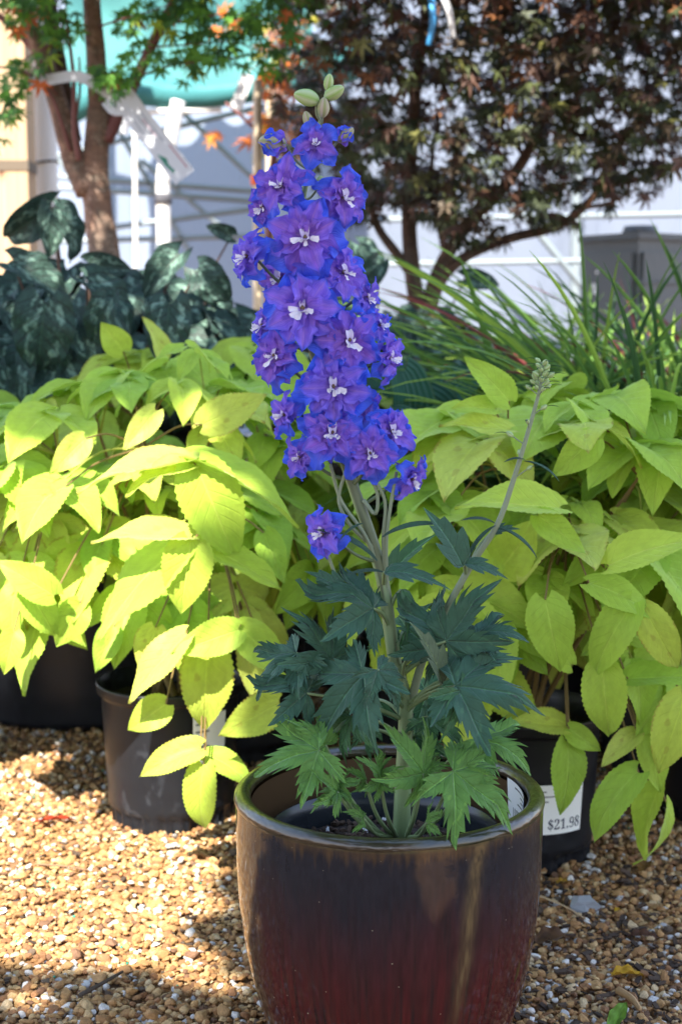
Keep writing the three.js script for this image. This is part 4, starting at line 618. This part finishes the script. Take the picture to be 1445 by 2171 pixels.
{
  // green maple
  const D = 3.35, base = V(-0.565, 0.427, -3.42), r = seeded(601), t = thing('green_maple', base, 'young green leaved maple with a smooth forked trunk and paper tag', 'tree');
  const Q = (x, y, d = D) => P(x, y, d).sub(base), trunk = sub('trunk', t);
  const br = (name, list, r0, r1, m = barkMat, rad = 12) => mesh(name, tube(list.map((a) => Q(...a)), [pxm(r0, D), pxm(r1, D)], 30, rad, 0.12), m, trunk);
  mesh('bole', tube([V(0, -0.01, 0), Q(232, 660), Q(222, 540), Q(208, 450), Q(202, 370), Q(206, 290), Q(210, 220), Q(204, 130), Q(196, 20), Q(190, -160), Q(175, -420)], (u) => pxm(lerp(40, 14, Math.pow(u, 0.8)), D), 50, 16, 0.14), barkMat, trunk);
  br('limb', [[188, 410], [160, 345], [142, 290], [122, 215], [90, 120], [40, 0], [-30, -160]], 27, 14); br('limb', [[152, 300, D + 0.04], [135, 200, D + 0.05], [118, 100, D + 0.06], [105, 0, D + 0.06], [80, -200, D + 0.1]], 22, 12, darkBark);
  br('limb', [[225, 300], [255, 235], [290, 165], [330, 80], [370, 0], [440, -140]], 15, 8, twigMat); br('branch', [[168, 340, D - 0.04], [158, 280, D - 0.05], [157, 180, D - 0.06], [148, 90, D - 0.06], [138, 20, D - 0.05]], 6, 3, twigMat, 7); br('branch', [[160, 250, D - 0.04], [170, 190, D - 0.04], [168, 120, D - 0.04]], 4, 2, twigMat, 6); br('branch', [[150, 320, D - 0.03], [100, 190, D - 0.05], [40, 150, D - 0.06], [-20, 140, D - 0.05]], 4, 2, twigMat, 6); br('branch', [[80, 110, D], [30, 60, D], [-20, 20, D]], 10, 6, twigMat, 7);
  const mats = [[0.07, 0.19, 0.03], [0.11, 0.28, 0.035], [0.045, 0.13, 0.03], [0.26, 0.36, 0.03], [0.5, 0.12, 0.03]].map((c) => leafMat({ color: rgb(...c), roughness: 0.55, transmission: 0.35 }));
  const list = [], add = (x, y, d, big = 1) => { const p = P(x, y, d), hang = V(ran(-0.9, 0.9, r), ran(-0.9, -0.15, r), ran(0.0, 0.8, r)); list.push([p, pxm(ran(34, 50, r), D) * 0.72 * big, r() < 0.02 ? 4 : r() < 0.08 ? 3 : Math.floor(r() * 3), hang, V(ran(-0.5, 0.5, r), 0.8, 0.55)]); };
  const twig = (pts, n) => { mesh('twig', tube(pts.map((a) => Q(...a)), [0.0028, 0.001], 10, 5), twigMat, trunk); const c = new THREE.CatmullRomCurve3(pts.map((a) => V(...a))); for (let i = 0; i < n * 1.7; i++) { const q = c.getPoint(ran(0.2, 1.03, r)); add(q.x + ran(-34, 34, r), q.y + ran(-26, 40, r), q.z + ran(-0.06, 0.06, r)); } };
  for (const [pts, n] of [[[[345, 60, D], [400, 40, D - 0.1], [500, 30, D - 0.15], [600, 40, D - 0.2]], 34], [[[320, 100, D], [400, 95, D - 0.06], [500, 90, D - 0.1], [590, 130, D - 0.1]], 26], [[[290, 165, D], [360, 140, D - 0.1], [430, 130, D - 0.12], [520, 120, D - 0.15]], 9], [[[205, 160, D], [250, 150, D - 0.1], [300, 110, D - 0.15], [350, 70, D - 0.2]], 14], [[[205, 190, D], [225, 160, D - 0.1], [245, 165, D - 0.12], [255, 190, D - 0.14]], 9], [[[200, 60, D], [260, 40, D - 0.1], [330, 20, D - 0.1], [430, -20, D - 0.1]], 26], [[[195, 60, D], [130, 40, D - 0.1], [60, 20, D - 0.12], [0, 30, D - 0.1]], 24], [[[150, 90, D], [100, 100, D - 0.1], [60, 120, D - 0.1], [10, 170, D - 0.1]], 8], [[[90, 120, D], [40, 200, D - 0.12], [10, 230, D - 0.14], [-10, 290, D - 0.14]], 11], [[[130, 210, D], [80, 160, D - 0.1], [50, 150, D - 0.1], [20, 140, D - 0.12]], 7], [[[440, -100, D], [520, -60, D - 0.1], [600, -20, D - 0.1], [660, 10, D - 0.1]], 22], [[[180, -60, D], [120, -30, D - 0.1], [60, -40, D - 0.1], [0, -20, D]], 20]]) twig(pts, n);
  for (let i = 0; i < 420; i++) add(ran(-260, 620, r), ran(-560, -20, r), D + ran(-0.4, 0.1, r));
  for (let i = 0; i < 3200; i++) { const p = V(ran(-1.0, -0.05, r), ran(1.55, 2.3, r), ran(-3.5, -2.35, r)); if (p.y < EYE + 0.245 * -p.z || (p.x < -0.72 && p.z < -3.1)) continue; list.push([p, ran(0.035, 0.05, r), Math.floor(r() * 3), V(ran(-0.9, 0.9, r), ran(-0.8, 0, r), ran(-0.9, 0.9, r)), V(ran(-0.4, 0.4, r), 1, 0.2)]); }
  leafCloud(t, base, list, mats, 230, r, 'crown');
  // tag wrapped on the fork
  const tag = thing('paper_tag', P(215, 215, D), 'long white paper tag with a green logo looped round the maple trunk', 'tag');
  const print = canvasTex(1024, 160, (c, w, h) => { c.fillStyle = '#e9edf3'; c.fillRect(0, 0, w, h); c.fillStyle = '#9aa3ae'; for (let k = 0; k < 3; k++) c.fillRect(330, 40 + k * 36, 330 - k * 40, 8); c.fillStyle = '#c9a0ac'; c.fillRect(400, 58, 190, 9); c.font = 'bold 40px serif'; c.fillStyle = '#c58d9b'; c.save(); c.translate(985, 18); c.rotate(Math.PI); c.restore(); c.fillRect(720, 22, 250, 10); c.fillStyle = '#3b8f76'; c.beginPath(); c.moveTo(720, 130); c.lineTo(800, 96); c.lineTo(850, 112); c.lineTo(930, 104); c.lineTo(940, 122); c.lineTo(840, 134); c.closePath(); c.fill(); });
  const strip = (pts, w, map, m2) => { const c = new THREE.CatmullRomCurve3(pts.map(([x, y, d]) => P(x, y, d).sub(tag.position))), pos = [], uv = [], idx = [], n = 24; for (let i = 0; i <= n; i++) { const p = c.getPoint(i / n), tn = c.getTangent(i / n), s = tn.clone().cross(V(0, 0.1, 1)).normalize().multiplyScalar(pxm(w, D) / 2); for (const k of [1, -1]) { pos.push(p.x + s.x * k, p.y + s.y * k, p.z + s.z * k); uv.push(i / n, k > 0 ? 0 : 1); } if (i < n) { const A = i * 2; idx.push(A, A + 2, A + 1, A + 1, A + 2, A + 3); } } return mesh(m2, geom(pos, uv, idx), std({ map, color: map ? rgb(0.72, 0.72, 0.74) : rgb(0.55, 0.57, 0.62), roughness: 0.6 }), tag); };
  strip([[255, 195, D - 0.09], [290, 245, D - 0.1], [340, 310, D - 0.11], [392, 376, D - 0.12]], 48, print, 'tag_tail'); strip([[45, 182, D - 0.08], [110, 168, D - 0.1], [165, 162, D - 0.1], [195, 175, D - 0.1], [240, 205, D - 0.09]], 22, null, 'tag_loop'); strip([[222, 215, D - 0.09], [240, 235, D - 0.1], [268, 240, D - 0.1], [262, 285, D - 0.1]], 16, null, 'tag_end');
}
{
  // dark maple
  const D = 3.65, base = V(0.205, 0.427, -3.68), r = seeded(701), t = thing('dark_red_maple', base, 'dense dark maroon maple with several spreading trunks', 'tree');
  const Q = (x, y, d = D) => P(x, y, d).sub(base), trunk = sub('trunk', t);
  const br = (list, r0, r1, name = 'limb') => mesh(name, tube(list.map((a) => Q(...a)), [pxm(r0, D), pxm(r1, D)], 30, 10, 0.15), darkBark, trunk);
  br([[900, 780], [885, 650], [872, 560], [866, 450], [872, 300], [885, 150], [905, 0], [915, -200]], 20, 9, 'bole'); br([[905, 780], [910, 640], [945, 545], [1000, 465], [1070, 395], [1130, 300], [1180, 200], [1240, 60], [1290, -100]], 18, 6); br([[905, 760], [925, 610], [985, 545], [1080, 505], [1180, 480], [1235, 440], [1275, 390], [1320, 300], [1400, 200]], 14, 5); br([[900, 740], [880, 600], [838, 535], [805, 490], [770, 400], [720, 280], [660, 120]], 13, 5);
  br([[945, 540], [930, 480], [918, 420], [915, 340], [930, 240]], 7, 4); br([[955, 530], [965, 450], [962, 380], [980, 260]], 7, 4); br([[1110, 330], [1060, 270], [1030, 260], [990, 180]], 5, 3); br([[880, 200], [800, 120], [720, 60], [650, 20]], 8, 3); br([[1240, 440], [1290, 430], [1350, 400]], 5, 2);
  const mats = [[0.055, 0.034, 0.014], [0.030, 0.042, 0.012], [0.072, 0.030, 0.016], [0.046, 0.058, 0.014], [0.15, 0.055, 0.015], [0.10, 0.10, 0.02]].map((c) => std({ color: rgb(...c), roughness: 0.6 }));
  const lowEdge = (x) => x < 700 ? 330 + (x - 600) * 0.6 : x < 860 ? 400 : x < 1100 ? 470 - Math.abs(x - 960) * 0.5 : x < 1300 ? 400 - (x - 1100) * 0.02 + 25 * Math.sin(x * 0.03) : 370 - (x - 1300) * 0.3;
  const list = [];
  for (let i = 0; i < 9500; i++) {
    const x = ran(585, 1640, r), top = -520, low = lowEdge(x) + 26, y = ran(top, low, r), d = D + ran(-0.45, 0.5, r);
    if (x < 720 && y < -100) continue;
    // layered sprays with gaps between them
    const lay = fbm(x * 0.011 + 3, y * 0.03 + d * 2, 3), gap = y > 300 ? 0.47 : 0.36; if (lay < gap + (x < 700 ? 0.12 : 0) && r() < 0.86) continue;
    const warm = x < 800 && y < 330 ? 0.2 : y < 60 ? 0.07 : 0.02;
    list.push([P(x, y, d), pxm(ran(34, 52, r), D) * 0.78, r() < warm ? 4 : r() < 0.05 ? 5 : Math.floor(r() * 4), V(ran(-0.9, 0.9, r), ran(-0.8, 0, r), ran(-0.2, 0.9, r)), V(ran(-0.4, 0.4, r), 1, ran(-0.1, 0.5, r))]);
  }
  for (const [cx, cy, n, sx, sy] of [[1000, 490, 60, 70, 30], [900, 430, 40, 60, 30], [1160, 440, 50, 70, 40], [1330, 395, 40, 70, 22], [760, 430, 40, 50, 40], [1180, 465, 18, 40, 14]]) for (let i = 0; i < n; i++) list.push([P(cx + ran(-sx, sx, r), cy + ran(-sy, sy, r), D + ran(-0.2, 0.2, r)), pxm(ran(30, 44, r), D) * 0.75, Math.floor(r() * 4), V(ran(-0.9, 0.9, r), ran(-0.8, 0, r), ran(-0.2, 0.9, r)), V(ran(-0.4, 0.4, r), 1, ran(-0.1, 0.5, r))]);
  for (let i = 0; i < 3600; i++) { const p = V(ran(-0.35, 1.35, r), ran(1.5, 2.3, r), ran(-3.6, -2.3, r)); if (p.y < EYE + 0.245 * -p.z) continue; list.push([p, ran(0.035, 0.055, r), Math.floor(r() * 4), V(ran(-0.9, 0.9, r), ran(-0.8, 0, r), ran(-0.9, 0.9, r)), V(ran(-0.4, 0.4, r), 1, 0.2)]); }
  leafCloud(t, base, list, mats, 290, r, 'crown');
  const rib = thing('blue_ribbon', P(912, 50, 3.2), 'blue and white plastic ribbon tied in the dark maple crown', 'ribbon');
  mesh('ribbon_band', tube([V(0, 0.06, 0), V(0.004, 0, 0.01), V(-0.004, -0.045, 0)], [0.008, 0.006], 8, 6), std({ color: rgb(0.05, 0.28, 0.6), roughness: 0.5 }), rib); mesh('white_end', tube([V(0.02, 0.07, 0), V(0.04, 0.02, 0.01), V(0.05, -0.03, 0)], [0.009, 0.006], 8, 6), std({ color: rgb(0.75, 0.78, 0.82), roughness: 0.5 }), rib);
}
{
  // orange young maple tied to stakes
  const D = 4.1, b = P(560, 600, D); b.y = 0; const r = seeded(801), t = thing('orange_maple', b, 'slender young maple with orange autumn leaves beside pale stakes', 'tree'), Q = (x, y) => P(x, y, D).sub(b), trunk = sub('trunk', t);
  mesh('bole', tube([V(0, 0, 0), Q(570, 600), Q(572, 420), Q(590, 250), Q(600, 60), Q(590, -80)], [0.014, 0.006], 20, 8), twigMat, trunk); mesh('limb', tube([Q(588, 290), Q(545, 275), Q(505, 240), Q(478, 218)], [0.006, 0.004], 10, 6), twigMat, trunk);
  const mats = [[0.55, 0.15, 0.02], [0.62, 0.24, 0.03], [0.5, 0.28, 0.2], [0.40, 0.10, 0.03], [0.45, 0.42, 0.05]].map((c) => leafMat({ color: rgb(...c), roughness: 0.6, transmission: 0.4 }));
  const list = [], add = (x, y, s = 1, k) => list.push([P(x, y, D + ran(-0.12, 0.1, r)), pxm(ran(38, 52, r), D) * 0.7 * s, k ?? Math.floor(r() * 5), V(ran(-1, 1, r), ran(-0.7, 0.3, r), ran(0, 0.6, r)), V(ran(-0.4, 0.4, r), 0.7, 0.7)]);
  for (const [x, y] of [[450, 290], [465, 285], [540, 262], [560, 270], [548, 250], [585, 245], [530, 300], [605, 300], [590, 320], [620, 280], [600, 225], [630, 250], [570, 200], [560, 160], [600, 170], [610, 340], [590, 370], [630, 330], [470, 30], [485, 55], [460, 60]]) add(x, y, 1.1, x < 590 ? Math.floor(r() * 2) : undefined);
  for (let i = 0; i < 90; i++) add(ran(545, 680, r), ran(-120, 330, r), 1);
  leafCloud(t, b, list, mats, 120, r, 'crown');
  const bam = std({ color: rgb(0.62, 0.50, 0.34), roughness: 0.6 }); let k = 0;
  for (const [x, top, label, lean] of [[540, 170, 'bamboo stake with orange tape beside the orange maple', 6], [568, 190, 'plain bamboo stake behind the orange maple', 4]]) {
    const d = 3.95 + k * 0.35, o = P(x, 600, d); o.y = 0; const s = thing('bamboo_stake', o, label, 'stake'); mesh('cane', tube([V(0, 0, 0), P(x + lean, top, d).sub(o)], 0.0125, 6, 9), bam, s);
    if (!k) mesh('orange_tape', tube([P(x + 3, 392, d).sub(o), P(x + 3, 372, d).sub(o)], 0.0155, 1, 10), std({ color: rgb(0.8, 0.13, 0.05), roughness: 0.5 }), s); k++;
  }
  const w = P(278, 500, 4.4); w.y = 0; const cane = thing('white_cane', w, 'thin white plastic cane behind the green maple', 'stake'); mesh('rod', tube([V(0, 0, 0), P(286, 255, 4.4).sub(w)], 0.0075, 4, 8), whitePaint, cane);
  const lt = thing('white_label', P(512, 195, 4.0), 'blank white plant label hanging by the orange maple', 'tag'), g = new THREE.BoxGeometry(0.034, 0.1, 0.0015); const lm = mesh('label_card', g, std({ color: rgb(0.8, 0.8, 0.78), roughness: 0.6 }), lt); lm.rotation.z = -0.35; mesh('loop', tube([V(0.012, 0.045, 0), V(0.06, 0.1, -0.05), V(0.09, 0.12, -0.08)], 0.001, 6, 5), whitePaint, lt);
}

// ------------------------------------------------------------------ litter on the gravel
{
  const gp = (px, py, h = 0.012) => { const a = PITCH + Math.atan((py - 1085.5) / FPX), p = P(px, py, (EYE - h) / Math.tan(a)); return p; };
  const dead = (px, py, L, W, ang, c, label, arch = 0.8, name = 'fallen_leaf', k = 1) => { const p = gp(px, py), t = thing(name, p, label, 'fallen leaf'); const o = mesh('leaf_blade', blade({ L, W, prof: (q) => Math.pow(Math.sin(Math.PI * (0.04 + 0.94 * q)), 0.8), rows: 12, cols: 6, fold: 0.25, arch, ripple: 0.08, seed: k }), leafMat({ color: rgb(...c), roughness: 0.7, transmission: 0.2, map: tex(64, 64, (u, v) => { const n = fbm(u * 7 + k * 3, v * 7, 4), m = Math.exp(-(((u - 0.5) / 0.03) ** 2)); return [0.65 + n * 0.4 + m * 0.1, 0.6 + n * 0.42 + m * 0.1, 0.5 + n * 0.4]; }) }), t); o.rotation.set(ran(-0.15, 0.15), ang, 0.22); return t; };
  dead(70, 1745, 0.065, 0.02, 0.12, [0.45, 0.05, 0.02], 'curled red leaf on the sunlit gravel', 0.3, 'fallen_leaf', 1);
  dead(1295, 2068, 0.042, 0.026, 0.15, [0.62, 0.36, 0.025], 'yellow leaf curled on the shaded gravel', 0.6, 'fallen_leaf', 2);
  dead(1290, 2185, 0.04, 0.018, 0.9, [0.16, 0.34, 0.05], 'green leaf tip pointing up from the gravel', -0.3, 'fallen_leaf', 3);
  dead(1135, 2000, 0.05, 0.034, 0.35, [0.10, 0.05, 0.025], 'crumpled brown leaf right beside the glazed pot', 0.5, 'fallen_leaf', 4);
  dead(1330, 1985, 0.035, 0.02, -0.2, [0.10, 0.045, 0.03], 'flat dark brown leaf behind the yellow leaf', 0.3, 'fallen_leaf', 5);
  dead(1302, 1932, 0.012, 0.009, 0.6, [0.6, 0.38, 0.02], 'tiny yellow leaf scrap by the grey stone', 0.5, 'fallen_leaf', 6);
  dead(1178, 1872, 0.022, 0.014, 0.2, [0.4, 0.24, 0.03], 'yellow leaf lying against the price labelled pot', 0.6, 'fallen_leaf', 7);
  dead(1360, 1850, 0.045, 0.02, 1.2, [0.24, 0.13, 0.03], 'ochre leaf below the hanging golden leaves', 0.3, 'fallen_leaf', 8);
  const twig = (a, b, r, c, label) => { const A = gp(...a, 0.0135), B = gp(...b, 0.0135), t = thing('twig', A, label, 'twig'); mesh('stick', tube([V(0, 0, 0), B.clone().sub(A).multiplyScalar(0.5).add(V(0.003, 0.002, 0.002)), B.sub(A)], [r, r * 0.6], 8, 6), std({ color: rgb(...c), roughness: 0.9 }), t); };
  twig([1145, 1900], [1240, 1948], 0.0016, [0.42, 0.3, 0.17], 'pale thin twig behind the glazed pot'); twig([1310, 2100], [1355, 2140], 0.005, [0.36, 0.22, 0.1], 'stubby brown stick on the shaded gravel'); twig([170, 2110], [260, 2060], 0.003, [0.07, 0.05, 0.035], 'dark splinter of bark on the gravel'); twig([80, 1832], [190, 1845], 0.0016, [0.2, 0.11, 0.06], 'thin brown twig on the sunlit gravel');
  const s = gp(1237, 1918, 0.014), t = thing('grey_rock', s, 'angular pale grey rock behind the glazed pot', 'stone'), g = new THREE.DodecahedronGeometry(1, 0), p = g.attributes.position; for (let i = 0; i < p.count; i++) { const k = 0.6 + 0.9 * noise2(p.getX(i) * 1.7 + 5, p.getY(i) * 1.7 + p.getZ(i) * 2.3); p.setXYZ(i, p.getX(i) * k, p.getY(i) * k * 0.55, p.getZ(i) * k * 0.7); } g.computeVertexNormals(); g.scale(0.017, 0.02, 0.016); mesh('rock_body', g, std({ color: rgb(0.24, 0.25, 0.26), roughness: 0.9 }), t);
}

// ------------------------------------------------------------------ shade tree overhead, behind the photographer
{
  const r = seeded(901), b = V(1.1, 0, 2.5), t = thing('shade_tree', b, 'broad shade tree standing behind the photographer', 'tree');
  mesh('trunk', tube([V(0, 0, 0), V(-0.05, 1.2, -0.1), V(-0.2, 2.4, -0.3), V(-0.4, 3.4, -0.8)], [0.16, 0.08], 20, 12, 0.15), barkMat, t);
  for (const e of [[-2.6, 3.0, -1.0], [-0.9, 3.0, -3.2], [-0.3, 3.0, -2.6], [-1.7, 3.1, -0.4], [-0.5, 3.2, -1.2]]) mesh('limb', tube([V(-0.15, 2.2, -0.25), V(e[0] * 0.5, 2.75, e[2] * 0.5), V(...e)], [0.07, 0.02], 12, 8, 0.1), barkMat, t);
  const g = blade({ L: 0.15, W: 0.1, prof: (q) => Math.sin(Math.PI * (0.05 + 0.9 * q)), rows: 4, cols: 2, fold: 0.15, arch: 0.5 }), list = [], kx = -SUN.x / SUN.y, kz = -SUN.z / SUN.y;
  for (let i = 0; i < 12500; i++) {
    const x = ran(-2.0, 0.7, r), y = ran(2.45, 3.4, r), z = ran(-1.15, 3.5, r), gx = x + kx * y, gz = z + kz * y;
    const w = 0.14 * (fbm(gx * 5 + 2, gz * 5 + 9, 2) - 0.5);
    if (gx > -0.95 + w && gx < lerp(0.08, -0.07, smooth(-2.15, -1.9, gz)) + w && gz > -2.58 + w && gz < -1.5 + w) continue;      // an opening in the crown
    if (gx > 0.18 && gx < 0.62 && gz > -1.02 && gz < -0.5) continue;                     // and a smaller one that lights the gravel before the glazed pot
    if (gz < -3.15 && r() < 0.75) continue;
    list.push(V(x, y, z).sub(b));
  }
  const im = new THREE.InstancedMesh(g, std({ color: rgb(0.06, 0.13, 0.03), roughness: 0.8 }), list.length), d = new THREE.Object3D(); im.name = 'crown'; im.userData.kind = 'stuff'; im.castShadow = true;
  list.forEach((p, i) => { d.position.copy(p); d.rotation.set(ran(-0.7, 0.7, r), ran(0, 6.28, r), ran(-0.7, 0.7, r)); d.updateMatrix(); im.setMatrixAt(i, d.matrix); }); t.add(im);
}
renderer.render(scene, camera);
